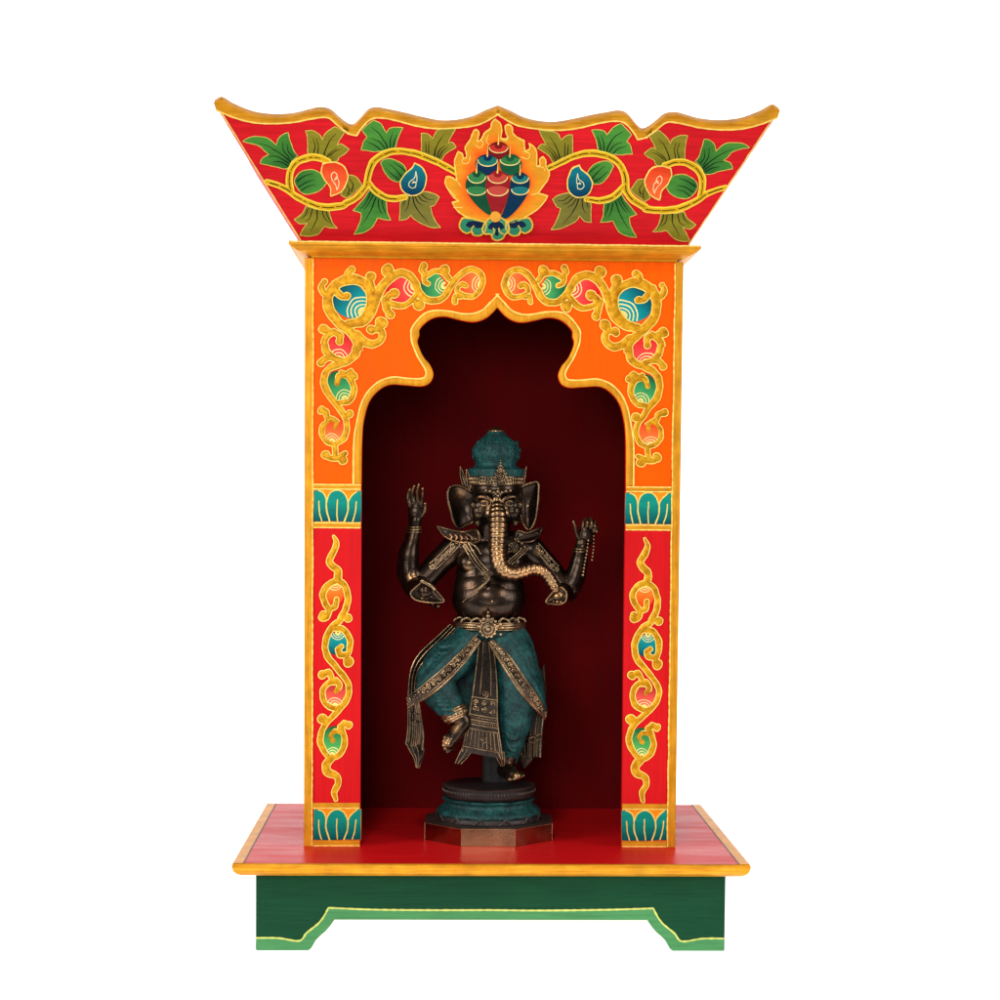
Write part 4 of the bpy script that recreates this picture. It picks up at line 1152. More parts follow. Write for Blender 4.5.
# legs inside the cloth, feet
limb(b, [(A(474, 640, -2), 14), (A(436, 676, -22), 13), (A(452, 708, -26), 9), (A(458, 717, -28), 8)], 6)
limb(b, [(A(459, 715, -28), 8.6), (A(463, 722, -27), 9), (A(458, 730, -30), 8), (A(452, 739, -34), 7.2), (A(449, 744, -36), 6)])
b.ball(A(466, 722, -24), (8, 8, 7.4))
for x, y, r in ((445.4, 737.6, 2.9), (444, 741.6, 2.5), (443.8, 745.6, 2.4), (445, 749.2, 2.3), (447.4, 751.8, 2.1)):
    limb(b, [(A(x + 5, y - 3, -35), r), (A(x, y, -38), r)], 4, 10)
limb(b, [(A(508, 640, 0), 14), (A(518, 690, -4), 13), (A(511, 750, -2), 8.6), (A(507, 764, 0), 8.6)], 6)
limb(b, [(A(505, 770, 2), 8.6), (A(509, 771.5, -8), 8.2), (A(513, 774.5, -18), 6.4), (A(517, 776, -25), 4.8)])
for k, (x, y, r) in enumerate(((510, 779.6, 2.9), (514, 779, 2.6), (517.4, 778, 2.5), (520.6, 776.8, 2.3), (523.4, 775.6, 2.1))):
    limb(b, [(A(x - 1.5, y - 2, -24 + k), r), (A(x, y, -30 + k * 1.6), r)], 4, 10)
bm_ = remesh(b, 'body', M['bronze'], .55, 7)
at_ = bm_.attributes.new('RubGlint', 'FLOAT', 'POINT')
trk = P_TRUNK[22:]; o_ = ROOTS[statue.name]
spots = [(A(469, 567, -25), 7, .8), (A(513, 567, -26), 6, .5), (A(445, 744, -38), 9, .8), (A(518, 778, -28), 9, .9), (A(488, 612, -30), 10, .25), (A(412, 577, -16), 6, .6), (A(455, 727, -36), 8, .6), (A(538, 552, -11), 7, .8), (A(497, 505, -32), 4, .5), (A(478, 517, -28), 5, .5), (A(448, 552, -11), 5, .3), (A(484, 498, -30), 6, .35), (A(509, 498, -30), 6, .3), (A(484, 511, -28), 6, .3), (A(510, 512, -28), 6, .3), (A(459, 492, -4), 8, .35), (A(480, 590, -30), 9, .15)]  # worn toes and foot, plus highlights painted on chest, brow and cheeks
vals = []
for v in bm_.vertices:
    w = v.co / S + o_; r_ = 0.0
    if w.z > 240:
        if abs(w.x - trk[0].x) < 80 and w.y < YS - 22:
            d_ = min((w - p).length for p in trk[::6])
            if d_ < 13: r_ = max(0, min(1, (12.2 - d_) / 2)) * max(0, min(1, (-v.normal.y - .45) / .45)) ** 1.6 * (.62 if w.x < trk[0].x + 10 else .42)  # strongest on the front side: highlight painted over the handling wear
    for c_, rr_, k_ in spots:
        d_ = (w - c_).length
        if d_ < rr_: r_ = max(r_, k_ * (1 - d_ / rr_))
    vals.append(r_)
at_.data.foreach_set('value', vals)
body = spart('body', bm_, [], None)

sp = MB()
for x, r_ in ((491, 7), (497, 8), (502, 7)): limb(sp, [(A(x - 2, 730, 15), r_), (A(x - 1, 758, 15), r_ + 1), (A(x, 780, 14), r_ + 2.5)])
M['shade'] = bronze_mat('support_bronze', (.012, .009, .009, 1), (.03, .02, .018, 1), .5, .62, .75, .2)
spart('support', remesh(sp, 'support', M['shade'], .8, 3), [])
# --- trousers -------------------------------------------------------------------
t = MB()
t.ball(A(489, 634, -2), (36, 29, 17))
limb(t, [(A(473, 642, -6), 23), (A(455, 655, -14), 23), (A(441, 668, -22), 21), (A(434.5, 679, -25), 18.5)])
limb(t, [(A(434.5, 678, -25), 18.5), (A(440, 692, -25), 18.5), (A(448, 704, -26), 15.5), (A(453.5, 711.5, -27), 12.2)])
limb(t, [(A(506, 642, -6), 23), (A(514, 664, -8), 25), (A(517, 690, -8), 23.5), (A(515, 718, -5), 19.5), (A(512, 742, -2), 13), (A(509.5, 758, 0), 9.4)])
rnd = random.Random(3)
def fold(pts, r=1.6): limb(t, [(p, 1.35 * r * f) for p, f in zip(pts, (.4, 1, 1, .4))], 6, 8)
for a_ in range(7):          # creases across thigh and knee
    y = 640 + a_ * 6.4
    fold([A(461 - a_ * 4.2, y + 2, -33 - a_ * 1.6), A(451 - a_ * 3.4, y + 6, -40 - a_), A(442 - a_ * 2.6, y + 7, -38 - a_), A(434 - a_ * 2, y + 4, -29 - a_)], 1.7)
for a_ in range(6):
    y = 688 + a_ * 4.2
    fold([A(424 + a_ * 3.4, y + 2, -34), A(433 + a_ * 2.6, y + 5, -42), A(443 + a_ * 2, y + 4, -42), A(453 + a_ * 1.2, y - 1, -33)], 1.3)
for a_ in range(9):
    y = 654 + a_ * 11
    w = 17 - a_ * 1.2
    fold([A(516 - w - a_ * .3, y + rnd.uniform(-3, 3), -18), A(511 - a_ * .1, y + 7, -29 + a_ * 1.6), A(521 - a_ * .8, y + 8, -29 + a_ * 1.6), A(517 + w - a_ * .9, y + 2, -17 + a_)], 1.6)
trousers = spart('trousers', remesh(t, 'trousers', M['patina'], .75, 3), [])

# --- cloth sheets -----------------------------------------------------------------
class Sheet:
    def __init__(self, a, b_, n=40, m=14, bulge=0.0, ripple=None):
        self.A, self.B, self.n, self.m, self.bu, self.rp = bez(a, n), bez(b_, n), n, m, bulge, ripple
    def at(self, u, v, h=0.0):
        u = max(0, min(1, u)); i = min(int(u * (self.n - 1)), self.n - 2); f = u * (self.n - 1) - i
        p = self.A[i].lerp(self.A[i + 1], f).lerp(self.B[i].lerp(self.B[i + 1], f), v)
        p.y -= h + self.bu * math.sin(math.pi * max(0, min(1, v)))
        if self.rp: p.y -= self.rp(u, v)
        return p
    def build(self, mb, th, mat=0):
        n, m = self.n, self.m
        f_ = [self.at(i / (n - 1), j / (m - 1)) for i in range(n) for j in range(m)]
        bk_ = [p + Vector((0, th, 0)) for p in f_]
        N_ = n * m; fs = []
        for i in range(n - 1):
            for j in range(m - 1):
                q = (i * m + j, i * m + j + 1, (i + 1) * m + j + 1, (i + 1) * m + j)
                fs.append(q); fs.append(tuple(reversed([k + N_ for k in q])))
        rim = [j for j in range(m)] + [i * m + m - 1 for i in range(1, n)] + [(n - 1) * m + j for j in range(m - 2, -1, -1)] + [i * m for i in range(n - 2, 0, -1)]
        for k in range(len(rim)):
            a, c = rim[k], rim[(k + 1) % len(rim)]
            fs.append((c, a, a + N_, c + N_))
        mb.add(f_ + bk_, fs, mat)
    def wire(self, mb, uv, r, h=.4, mat=0, k=5):
        wire(mb, [self.at(u, v, h) for u, v in uv], r, k, 7, mat)
    def curl(self, mb, u, v, du, dv, r=.8, turns=1.3, h=.6, mat=0, ph=0.0, sgn=1):
        pts = []
        for i in range(22):
            t_ = i / 21; a = ph + sgn * turns * 2 * math.pi * t_; q = 1 - .78 * t_
            pts.append((self.at(u + du * q * math.cos(a), v + dv * q * math.sin(a), h), r * (1 - .35 * t_)))
        P, R = spl(pts, 2); mb.tube(P, R, seg=7, mat=mat); mb.ball(P[-1], R[-1] * 1.7, mat, seg=8, ring=6)
    def beads(self, mb, u0, v0, u1, v1, n, r, h=.5, mat=0):
        for i in range(n):
            t_ = (i + .5) / n; mb.ball(self.at(u0 + (u1 - u0) * t_, v0 + (v1 - v0) * t_, h), r, mat, seg=8, ring=6)

# overskirt panels with their hem bands
def hem(sh_a, sh_b, flip):
    s_ = Sheet(sh_a, sh_b, 60, 8, 1.0)
    mb = MB(); s_.build(mb, 2.4)
    for v in (.04, .96): s_.wire(mb, [(i / 24, v) for i in range(25)], .95, .3)
    for v in (.74,): s_.wire(mb, [(i / 24, v) for i in range(25)], .5, .3)
    n = 15
    for i in range(n):
        u = (i + .6) / n
        s_.curl(mb, u, .40, .026, .25, .85, 1.2, .5, ph=math.pi * (i % 2), sgn=1 if i % 2 else -1)
        mb.ball(s_.at(u + .03, .2 if i % 2 else .6, .5), 1.0, seg=8, ring=6)
    s_.beads(mb, .02, .86, .98, .86, 46, .55, .4)
    return mb
hl_a = [A(477, 634, -38), A(462, 650, -44), A(444, 667, -50), A(426, 682, -50), A(407, 698, -38)]
hl_b = [A(480.5, 641, -38), A(466, 661, -44), A(449, 680, -49), A(430, 696, -49), A(408, 708, -38)]
hr_a = [A(493, 640, -36), A(507, 653, -40), A(521, 672, -38), A(535, 692, -30), A(547, 712, -20)]
hr_b = [A(488.5, 642.5, -36), A(501, 664, -40), A(516, 687, -38), A(530, 704, -30), A(545, 719, -20)]
for nm, ha, hb, cont, bu in (('left', hl_a, hl_b, [A(457, 626, -16), A(445, 640, -21), A(431, 655, -24), A(421, 672, -26), A(416, 692, -32)], 8),
                             ('right', hr_a, hr_b, [A(523, 626, -14), A(532, 640, -10), A(537, 660, -6), A(544, 684, -4), A(547, 708, -10)], 6)):
    sk = Sheet(cont, ha, 44, 22, bu, lambda u, v: 1.1 * math.sin(v * 17 + u * 5) * u)
    mb = MB(); sk.build(mb, 2)
    pnl = spart('skirt_panel', mb, [M['patina']], angle=60)
    spart('skirt_hem', hem(ha, hb, nm == 'right'), [M['trim']], pnl, angle=50)

bkc = Sheet([A(458, 640, 2), A(450, 662, 4), A(450, 688, 5), A(458, 712, 5), A(468, 722, 4)], [A(500, 640, 4), A(498, 668, 6), A(496, 696, 6), A(494, 722, 6), A(492, 744, 5)], 40, 16, -3, lambda u, v: 2.2 * math.sin(v * 16 + u * 2) * u)
mb = MB(); bkc.build(mb, 2.4); spart('skirt_back', mb, [M['patina']], angle=60)
# long front sash
fs_ = Sheet([A(479, 640, -34), A(475.5, 668, -33), A(471.5, 696, -31), A(467, 722, -28), A(461, 751, -24)], [A(492.5, 640, -34), A(496.5, 668, -33), A(498, 696, -30), A(498.5, 722, -26), A(504, 759, -22)], 60, 18, 2.2,
            lambda u, v: .8 * math.sin(v * 14) * max(0, u - .55) * 2)
mb = MB(); fs_.build(mb, 2.4)
for v in (.03, .97, .3, .72): fs_.wire(mb, [(i / 20, v) for i in range(21)] if v < .1 or v > .9 else [(.02 + i * .028, v) for i in range(17)], .8 if v < .1 or v > .9 else .6, .3)
for u in (.5, .655, .70, .74, .78, .95): fs_.wire(mb, [(u, .02 + .96 * i / 10) for i in range(11)], .75, .4)
for j, v in enumerate((.2, .5, .8)):
    for i, u in enumerate((.54, .60)):
        fs_.curl(mb, u, v, .024, .11, .8, 1.2, .5, ph=j * 2 + i, sgn=1 if (i + j) % 2 else -1)
fs_.curl(mb, .46, .5, .03, .14, .8, 1.4, .5)
fs_.beads(mb, .677, .05, .677, .95, 14, .6); fs_.beads(mb, .72, .05, .72, .95, 15, .6)
for i in range(9): fs_.wire(mb, [(.79 + .15 * k / 4, .08 + i * .105) for k in range(5)], .55, .3)
fs_.curl(mb, .86, .5, .03, .1, .7, 1.2, .7)
sash = spart('front_sash', mb, [M['trim']], angle=50)
mb = MB()
for a_, b_ in (([A(462, 748, -24), A(458, 756, -24), A(455, 763, -23)], [A(474, 746, -24), A(469, 756, -24), A(461, 764, -23)]), ([A(490, 748, -22), A(496, 757, -22), A(501, 766, -20)], [A(504, 752, -22), A(505, 759, -22), A(504, 766, -20)])):
    s2 = Sheet(a_, b_, 14, 8, 1.0); s2.build(mb, 2)
    for v in (.03, .5, .97): s2.wire(mb, [(i / 8, v) for i in range(9)], .6, .2)
spart('sash_tail', mb, [M['trim']], sash, angle=50)

# side scarves
def scarf(a_, b_, lines=(.05, .35, .65, .95), bu=2.0, fr=True):
    s2 = Sheet(a_, b_, 50, 12, bu, lambda u, v: 1.4 * math.sin(v * 11 + u * 3) * u)
    mb = MB(); s2.build(mb, 2.4)
    for v in lines: s2.wire(mb, [(i / 24, v) for i in range(25)], .8 if v < .1 or v > .9 else .55, .3)
    if fr:
        for i in range(8): s2.wire(mb, [(.82 + .17 * k / 4, .08 + i * .12) for k in range(5)], .6, .3)
        for u in (.74, .80): s2.wire(mb, [(u, .03 + .94 * i / 8) for i in range(9)], .8, .4)
    return mb
sc = scarf([A(450, 624, -10), A(436, 637, -14), A(419, 653, -18), A(411, 668, -20), A(408, 690, -20), A(407, 728, -16), A(405, 744, -14)], [A(457, 630, -20), A(444, 645, -27), A(429, 662, -31), A(420, 676, -30), A(418.5, 696, -26), A(424, 730, -16), A(423, 750, -14)])
s1 = spart('side_scarf', sc, [M['trim']], angle=50)
mb = MB(); s2 = Sheet([A(405, 742, -14), A(409, 750, -15), A(414, 758, -15), A(416, 767, -14)], [A(423.5, 745, -14), A(424, 752, -14), A(422, 760, -14), A(419, 768, -14)], 18, 8, 2); s2.build(mb, 2.4)
for v in (.03, .3, .6, .97): s2.wire(mb, [(i / 8, v) for i in range(9)], .7, .3)
spart('scarf_tail', mb, [M['trim']], s1, angle=50)
sc = scarf([A(520, 700, 12), A(518, 725, 10), A(517, 748, 8), A(518, 757, 8)], [A(545, 664, 8), A(546, 700, 8), A(543, 730, 8), A(541.5, 757, 8)], (.05, .3, .5, .7, .95))
s1 = spart('side_scarf', sc, [M['trim']], angle=50)
mb = MB(); s2 = Sheet([A(518, 755, 8), A(519, 761, 8), A(521, 767, 8)], [A(534, 755, 8), A(531, 762, 8), A(527, 768, 8)], 14, 8, 1.5); s2.build(mb, 2.4)
spart('scarf_tail', mb, [M['bronze']], s1, angle=50)

# belt and buckle
def ring3(mb, c, rx, ry, r, n=64, z=0.0, mat=0, a0=0, a1=360):
    pts = [Vector((c.x + rx * math.cos(math.radians(a0 + (a1 - a0) * i / n)), c.y + ry * math.sin(math.radians(a0 + (a1 - a0) * i / n)), c.z + z)) for i in range(n if a1 - a0 == 360 else n + 1)]
    mb.tube(pts, r, mat, seg=8, closed=(a1 - a0 == 360))
mb = MB(); bc = A(489.5, 624.5, -3)
for z, r in ((3.2, .8), (1.2, 1.5), (-1.4, 1.6), (-3.8, .8)): ring3(mb, bc, 36, 31, r, z=z)
for s in (-1, 1):       # scrolled edge rising above the belt
    for k in range(3):
        a_ = math.radians(270 + s * (24 + k * 19))
        p = Vector((bc.x + 36 * math.cos(a_), bc.y + 31 * math.sin(a_), bc.z + 6))
        wire(mb, [p + Vector((-6 * s, -.5, -1.5)), p + Vector((-2 * s, -1, 2.2)), p + Vector((3 * s, -.6, .8)), p + Vector((5 * s, .6, -1.5))], 1.3, 5)
belt = spart('belt', mb, [M['trim']], angle=60)
mb = MB(); k0 = A(488, 629, -40)
def rosette(mb, c, r, n=10):
    mb.ball(c, (r * .95, 2.2, r * .95), seg=20)
    pts = lambda q, y: [c + Vector((q * math.cos(2 * math.pi * i / 28), y, q * math.sin(2 * math.pi * i / 28))) for i in range(28)]
    mb.tube(pts(r, -1.2), r * .13, closed=True, seg=8); mb.tube(pts(r * .55, -2.4), r * .12, closed=True, seg=8)
    mb.ball(c + Vector((0, -2.6, 0)), r * .34, seg=12, ring=8)
    for i in range(n):
        a_ = 2 * math.pi * i / n
        mb.ball(c + Vector((r * 1.08 * math.cos(a_), -1.4, r * 1.08 * math.sin(a_))), r * .22, seg=8, ring=6)
rosette(mb, k0, 7.6, 11)
for dx, dz, r in ((0, 13.2, 2.6), (-4.2, 10, 2.4), (4.2, 10, 2.4), (0, 9.4, 2.8), (0, 17, 1.6), (-9.4, 3, 2.2), (9.4, 3, 2.2), (12.6, 5, 2.0), (14.8, 1.5, 1.8), (13, -5.4, 1.5), (-7.2, 8, 1.8), (7.4, 8, 1.8)):
    mb.ball(k0 + Vector((dx, -.4, dz)), r, seg=10, ring=7)
spart('buckle', mb, [M['bright']], belt, angle=60)

# anklet
mb = MB(); a0 = A(455, 714.5, -27.5)
ax = (A(459, 722, -29) - A(451, 706, -26)).normalized()
u_ = ax.cross(Vector((0, 1, 0))).normalized(); w_ = ax.cross(u_)
for o_, r_, q in ((-5, 12.6, 1.3), (-2.4, 12.8, 1.7), (.2, 12.6, 1.2), (3.2, 11.2, 1.5), (5.4, 10.4, 1.1)):
    mb.tube([a0 + ax * o_ + (u_ * math.cos(i * math.pi / 16) + w_ * math.sin(i * math.pi / 16)) * r_ for i in range(32)], q, closed=True, seg=8)
for i in range(22):
    a_ = i * math.pi / 11; mb.ball(a0 + ax * 1.6 + (u_ * math.cos(a_) + w_ * math.sin(a_)) * 12.2, 1.1, seg=8, ring=6)
spart('anklet', mb, [M['bright']], angle=60)

# --- crown ---------------------------------------------------------------------------
cc0 = A(495.8, 480, -4)
def cz(y): return A(495.8, y, -4).z - cc0.z
prof = [(24, cz(483.5)), (26, cz(483)), (27, cz(480)), (28.6, cz(475)), (29.6, cz(470.5)), (28.4, cz(469)), (23.6, cz(467.4)), (21.2, cz(464.5)), (22.2, cz(461)), (24.2, cz(456.5)), (24.8, cz(451.5)), (23.2, cz(446.8)), (19.4, cz(442)), (14.6, cz(438)), (11, cz(435)), (9.4, cz(433.2)), (8.6, cz(431.6))]
def smoothprof(pf, k=4):
    P, _ = spl([(Vector((r, 0, z)), 1) for r, z in pf], k); return [(p.x, p.z) for p in P]
mb = MB(); mb.lathe(cc0, smoothprof(prof), 0, seg=96, ripple=lambda i, a: 1 + (.012 * math.sin(a * 14) if i > 30 else .006 * math.sin(a * 22)))
for i in range(9):       # engraved swirls on the dome
    for j in range(3):
        a_ = math.radians(200 + i * 17.5 + j * 8); zz = cz(457 - j * 6.6); rr = (24.6, 25.2, 22.6)[j]
        c_ = cc0 + Vector((rr * math.cos(a_), rr * math.sin(a_), zz)); tx = Vector((-math.sin(a_), math.cos(a_), 0))
        pts = []
        for k in range(14):
            t_ = k / 13; q = 2.9 * (1 - .7 * t_); an = t_ * 7 + i
            pts.append(c_ + tx * (q * math.cos(an)) + Vector((0, 0, q * math.sin(an))))
        mb.tube(pts, .55, seg=6)
crown = spart('crown', mb, [M['patina']], angle=60)
mb = MB()
mb.lathe(cc0, [(8.4, cz(432)), (8.2, cz(430.6)), (6.4, cz(429.4)), (5.6, cz(428.4)), (3, cz(427))], 0, seg=32); spart('crown_finial', mb, [M['bronze']], crown, angle=60)
mb = MB()
for y, r, q in ((477.2, 28.2, .9), (480.6, 27.4, .9), (484, 26.8, 1.2)): ring3(mb, A(495.8, y, -4), r, r, q)
for y, r, n_, q in ((478.8, 28.2, 54, 1.2), (482.4, 27.2, 56, 1.1)):
    c_ = A(495.8, y, -4)
    for i in range(n_):
        a_ = 2 * math.pi * i / n_; mb.ball(c_ + Vector((r * math.cos(a_), r * math.sin(a_), 0)), (q, q, q * 1.3), seg=8, ring=6)
spart('diadem', mb, [M['trim']], crown, angle=60)
mb = MB(); j0 = A(500.6, 476.6, -34)
rosette(mb, j0, 4.6, 9)
for dx, dz, r in ((0, 7, 2.6), (-3, 6, 2.0), (3, 6, 2.0), (0, 11, 2.1), (-1.8, 9.4, 1.5), (1.8, 9.4, 1.5), (0, 14, 1.3), (0, 16.4, .8), (-6, -1, 2), (6, -1, 2), (-5.4, 3, 1.7), (5.4, 3, 1.7)): mb.ball(j0 + Vector((dx, -.3, dz)), r, seg=10, ring=7)
spart('crown_jewel', mb, [M['trim']], crown, angle=60)
mb = MB()                                   # forehead ornament below the band
for dx, dy_, r in ((0, 0, 2.2), (-4, .8, 1.7), (4, .8, 1.7), (-8, -.4, 1.6), (8, -.4, 1.5), (-12, -1.2, 1.4), (12.5, -1, 1.4), (0, 4.2, 1.6), (-2.4, 2.6, 1.1), (2.4, 2.6, 1.1), (0, -3, 1.4)):
    mb.ball(A(498 + dx, 491.5 + dy_, -34.4 + abs(dx) * abs(dx) * .028), r, seg=10, ring=7)
spart('forehead_ornament', mb, [M['bright']], crown, angle=60)
for out, dy_ in (([(335, 236), (347, 262), (362, 300), (372, 330), (360, 335), (345, 310), (335, 275)], -2), ([(360, 246), (372, 275), (380, 310), (372, 330), (362, 290)], -10), ([(610, 236), (606, 270), (600, 305), (586, 322), (594, 290), (602, 258)], -6)):
    mb = MB(); pts = [pa(u, v, dy_) for u, v in out]; mb.prism(pts, (0, 3, 0)); wire(mb, pts + [pts[0]], .7, 4)
    spart('crown_leaf', remesh(mb, 'crown_leaf', M['bronze'], .4, 2), [], crown)

# --- jewellery -----------------------------------------------------------------------
def shoulder(out, dys):
    r = MB(); pts = [pa(u, v, d) for (u, v), d in zip(out, dys)]
    r.prism(pts, (0, 4, 0)); wire(r, pts + [pts[0]], 1.3, 6); return r
c1 = shoulder([(238, 484), (285, 497), (345, 508), (405, 500), (412, 545), (362, 552), (312, 546), (268, 524)], [-8, -14, -19, -16, -20, -22, -20, -14])
c2 = shoulder([(675, 490), (650, 498), (612, 512), (572, 505), (566, 545), (606, 551), (640, 544), (664, 520)], [-6, -12, -17, -16, -20, -20, -17, -10])
for k in range(5):
    wire(c1, [pa(290 + k * 22, 515 + k * 4, -20 - k * .6), pa(300 + k * 22, 528 + k * 3, -22 - k * .6), pa(292 + k * 22, 540 + k * 1, -22)], .9, 5)
spart('collar', remesh(c1, 'collar', M['bronze'], .5, 2), []); spart('collar', remesh(c2, 'collar', M['bronze'], .5, 2), [])
mb = MB()      # crossed chest cords of beads
def chain(mb, pts, r, n):
    for p in bez(pts, n): mb.ball(p, r, seg=8, ring=6)
chest_l = [(355, 562, -29), (378, 600, -34), (405, 640, -37), (438, 676, -39)]
wire(mb, [pa(u - 8, v + 4, d) for u, v, d in chest_l], 1.0); wire(mb, [pa(u + 14, v - 6, d) for u, v, d in chest_l], 1.0)
chain(mb, [pa(u + 3, v - 1, d - .4) for u, v, d in chest_l], 1.15, 22)
chest_r = [(606, 575, -27), (585, 596, -32), (560, 620, -36), (540, 640, -38)]
wire(mb, [pa(u - 9, v - 5, d) for u, v, d in chest_r], 1.0); wire(mb, [pa(u + 8, v + 6, d) for u, v, d in chest_r], 1.0); chain(mb, [pa(u, v, d - .4) for u, v, d in chest_r], 1.1, 12)
wire(mb, [pa(452, 705, -41), pa(420, 735, -42), pa(385, 765, -38), pa(345, 800, -30)], .8); chain(mb, [pa(458, 705, -41), pa(425, 737, -42), pa(390, 768, -38)], .8, 16)
rosette(mb, pa(446, 688, -40), 3.2, 8)
rosette(mb, pa(555, 572, -31), 4.4, 9)
for u, v in ((575, 548), (590, 556), (602, 570), (586, 578), (570, 598), (538, 590), (572, 536)): mb.ball(pa(u, v, -29), 1.7, seg=8, ring=6)
wire(mb, [pa(350, 556, -28), pa(362, 580, -30), pa(395, 590, -32)], 1.0); wire(mb, [pa(370, 552, -28), pa(400, 570, -31), pa(420, 600, -32)], 1.0)
spart('chest_chain', mb, [M['trim']], angle=60)
def armlet(path, n, w):
    mb = MB(); c_ = bez([pa(*p) for p in path], 40)
    side = Vector((.7, 0, .7)) if path[0][0] > path[-1][0] else Vector((.7, 0, -.7))
    side = Vector((side.x, 0, -side.z)) if path[0][0] > path[-1][0] else Vector((side.x, 0, -side.z))
    for s in (-1, 1): wire(mb, [p + side * (s * w) + Vector((0, .8, 0)) for p in c_[::5]], .9)
    for i in range(n):
        p = c_[int((i + .5) / n * 39)]
        pts = [p + side * (w * .75 * (1 - .7 * k / 13) * math.cos(k * .55 + i * 2)) + Vector((-side.z, 0, side.x)) * (w * .75 * (1 - .7 * k / 13) * math.sin(k * .55 + i * 2)) for k in range(14)]
        mb.tube(pts, .8, seg=6); mb.ball(p + Vector((0, -.5, 0)), 1.2, seg=8, ring=6)
    return mb
spart('armlet', armlet([(330, 540, -16), (290, 585, -15), (245, 630, -16), (205, 662, -16)], 6, 4.2), [M['trim']], angle=60)
spart('armlet', armlet([(652, 565, -13), (685, 605, -14), (715, 640, -15), (745, 672, -14)], 6, 3.4), [M['trim']], angle=60)
mb = MB()
chain(mb, [A(588.5, 540.5, -14), A(587.4, 550, -15), A(585.6, 560, -15), A(583, 575, -14)], 1.5, 11); chain(mb, [A(594, 536, -12), A(593.6, 548, -11), A(592, 560, -10)], 1.2, 8)
spart('prayer_beads', mb, [M['bright']], angle=60)
mb = MB(); ca = A(413.8, 529.5, -7); ring3(mb, ca, 7.4, 7.4, 1.1); ring3(mb, ca, 7.2, 7.2, .8, z=2.6); ring3(mb, ca, 7.6, 7.6, .8, z=-2.6)
spart('bracelet', mb, [M['trim']], angle=60)
mb = MB(); ca = A(580.4, 551.5, -7); ring3(mb, ca, 7.4, 7.4, 1.1); ring3(mb, ca, 7.2, 7.2, .8, z=2.6)
spart('bracelet', mb, [M['trim']], angle=60)
# shallow shells in the two lower hands
def shell(out, dys, th):
    r = MB(); pts = [pa(u, v, d) for (u, v), d in zip(out, dys)]
    bowl(r, pts, 4, th); wire(r, pts + [pts[0]], 1.1, 6); return r
spart('shell', remesh(shell([(178, 714), (215, 734), (245, 764), (266, 796), (238, 803), (185, 800), (143, 788), (128, 762), (150, 738)], [-34, -37, -39, -40, -40, -39, -37, -34, -34], 5), 'shell', M['bronze'], .5, 3), [])
spart('shell', remesh(shell([(755, 738), (735, 746), (712, 768), (692, 800), (720, 808), (752, 808), (773, 795), (776, 760)], [-36, -38, -40, -41, -41, -40, -37, -35], 5), 'shell', M['bronze'], .5, 3), [])
mb = MB(); wire(mb, [pa(172, 712, -36), pa(212, 732, -39), pa(230, 750, -40)], 2.2); spart('cuff', mb, [M['bright']], angle=60)

# --- pedestal ---------------------------------------------------------------------------
pz = lambda y, x=488.5: A(x, y, 0).z
mb = MB()
PC = Vector((CEN.x, YS, 0))
zt = A(488, 783.5, 0).z
lz = lambda y: A(488, y, 0).z
mb.lathe(PC, smoothprof([(54, BH + 18.3), (54.5, BH + 20), (53.5, BH + 24), (50, BH + 26), (44, BH + 30), (44, lz(797)), (46.8, lz(794)), (47.6, lz(791)), (47.4, lz(786)), (46.4, zt), (30, zt + .4)], 3), 0, seg=96)
ped = spart('pedestal', mb, [M['soot']], angle=50)
for i in range(72):
    pass
mb = MB()
z1, z2 = BH + 24, lz(796.5)
zz = [z1, z1 + 2, z1 + (z2 - z1) * .28, z1 + (z2 - z1) * .45, z1 + (z2 - z1) * .62, z1 + (z2 - z1) * .78, z2 - 1, z2]
rr = [52.4, 54, 53, 49.5, 46.6, 46.2, 48.2, 47.6]
NP = 13
def rip(i, a):
    f = min(1, i / 7)
    pet = abs(math.sin(a * NP / 2 + .4))
    return 1 + (.022 * (pet - .5) if i < 14 else .012 * (abs(math.sin(a * NP / 2)) - .5))
mb.lathe(PC, smoothprof(list(zip(rr, zz)), 4), 0, seg=180, ripple=rip)
for i, v in enumerate(mb.v):              # petal tips hang as scallops along both rims
    k = i // 180; a_ = 2 * math.pi * (i % 180) / 180
    if k < 6: mb.v[i] = (v[0], v[1], v[2] - 2.6 * (1 - k / 6) * (abs(math.sin(a_ * NP / 2 + .4)) - .4))
    if k > 22: mb.v[i] = (v[0], v[1], v[2] + 1.8 * ((k - 22) / 6) * (abs(math.sin(a_ * NP / 2 + .9)) - .6))
spart('lotus_tier', mb, [M['patina']], ped, angle=60)
mb = MB()
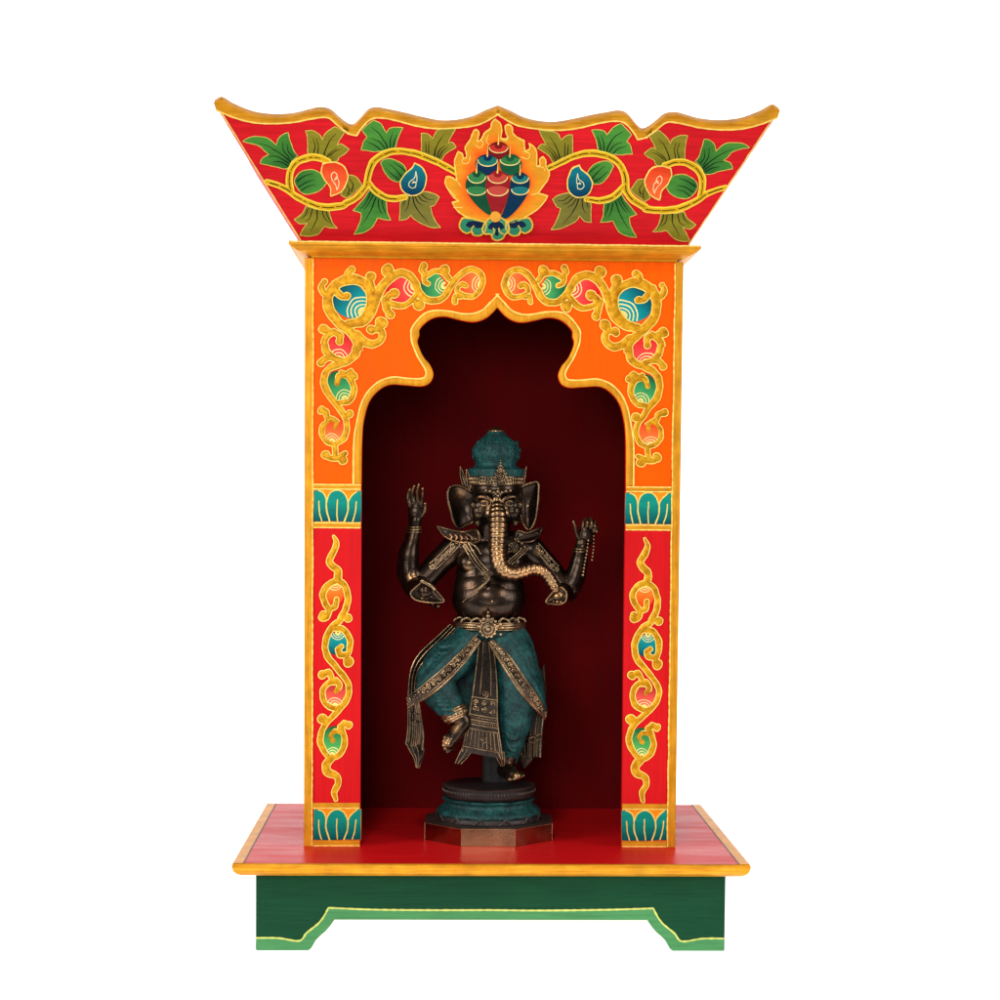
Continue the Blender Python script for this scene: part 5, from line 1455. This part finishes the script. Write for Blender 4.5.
for i in range(NP):
    a_ = 2 * math.pi * (i + .5) / NP - .8 / NP; 
    c_ = Vector((PC.x + 53.5 * math.cos(a_), PC.y + 53.5 * math.sin(a_), BH + 22)); tx = Vector((-math.sin(a_), math.cos(a_), 0)); ot = Vector((math.cos(a_), math.sin(a_), 0))
    wire(mb, [c_ - tx * 7 - Vector((0, 0, 2.2)) + ot * .5, c_ - tx * 3 + Vector((0, 0, .4)) + ot, c_ + Vector((0, 0, 3)) + ot * 1.2, c_ + tx * 3 + Vector((0, 0, .4)) + ot, c_ + tx * 7 - Vector((0, 0, 2.2)) + ot * .5], 1.1, 5)
spart('petal_rim', mb, [M['soot']], ped, angle=60)
mb = MB()
for i in range(90):
    a_ = 2 * math.pi * i / 90; r0 = 48.2
    mb.ball(Vector((PC.x + r0 * math.cos(a_), PC.y + r0 * math.sin(a_), lz(788.6))), (.9, .9, 1.6), seg=6, ring=5)
spart('bead_rim', mb, [M['soot']], ped, angle=60)
mb = MB(); oct_ = []
for k in range(8):
    a_ = math.radians(22.5 + 45 * k - 1.5); oct_.append((65.5 / math.cos(math.radians(22.5)) * math.cos(a_), 63.5 / math.cos(math.radians(22.5)) * math.sin(a_)))
vs, fs = [], []
for i, (s_, z) in enumerate(((1, BH + .3), (1, BH + 17.6), (.988, BH + 18.4))):
    vs += [(PC.x + x * s_, PC.y + y * s_, z) for x, y in oct_]
for i in range(2):
    for k in range(8): l = (k + 1) % 8; fs.append((i * 8 + k, i * 8 + l, (i + 1) * 8 + l, (i + 1) * 8 + k))
fs.append(tuple(reversed(range(8))))
mb.add(vs, fs, 0)
for k in range(8):
    l = (k + 1) % 8
    mb.tube([Vector(vs[k]) + Vector((0, 0, .4)), Vector(vs[8 + k])], .5, 2, seg=6); mb.tube([Vector(vs[8 + k]), Vector(vs[8 + l])], .5, 2, seg=6)
mb.add([vs[16 + k] for k in range(8)], [tuple(range(8))], 1)
spart('plinth', mb, [M['copper'], M['soot'], M['copper_edge']], ped, angle=20)
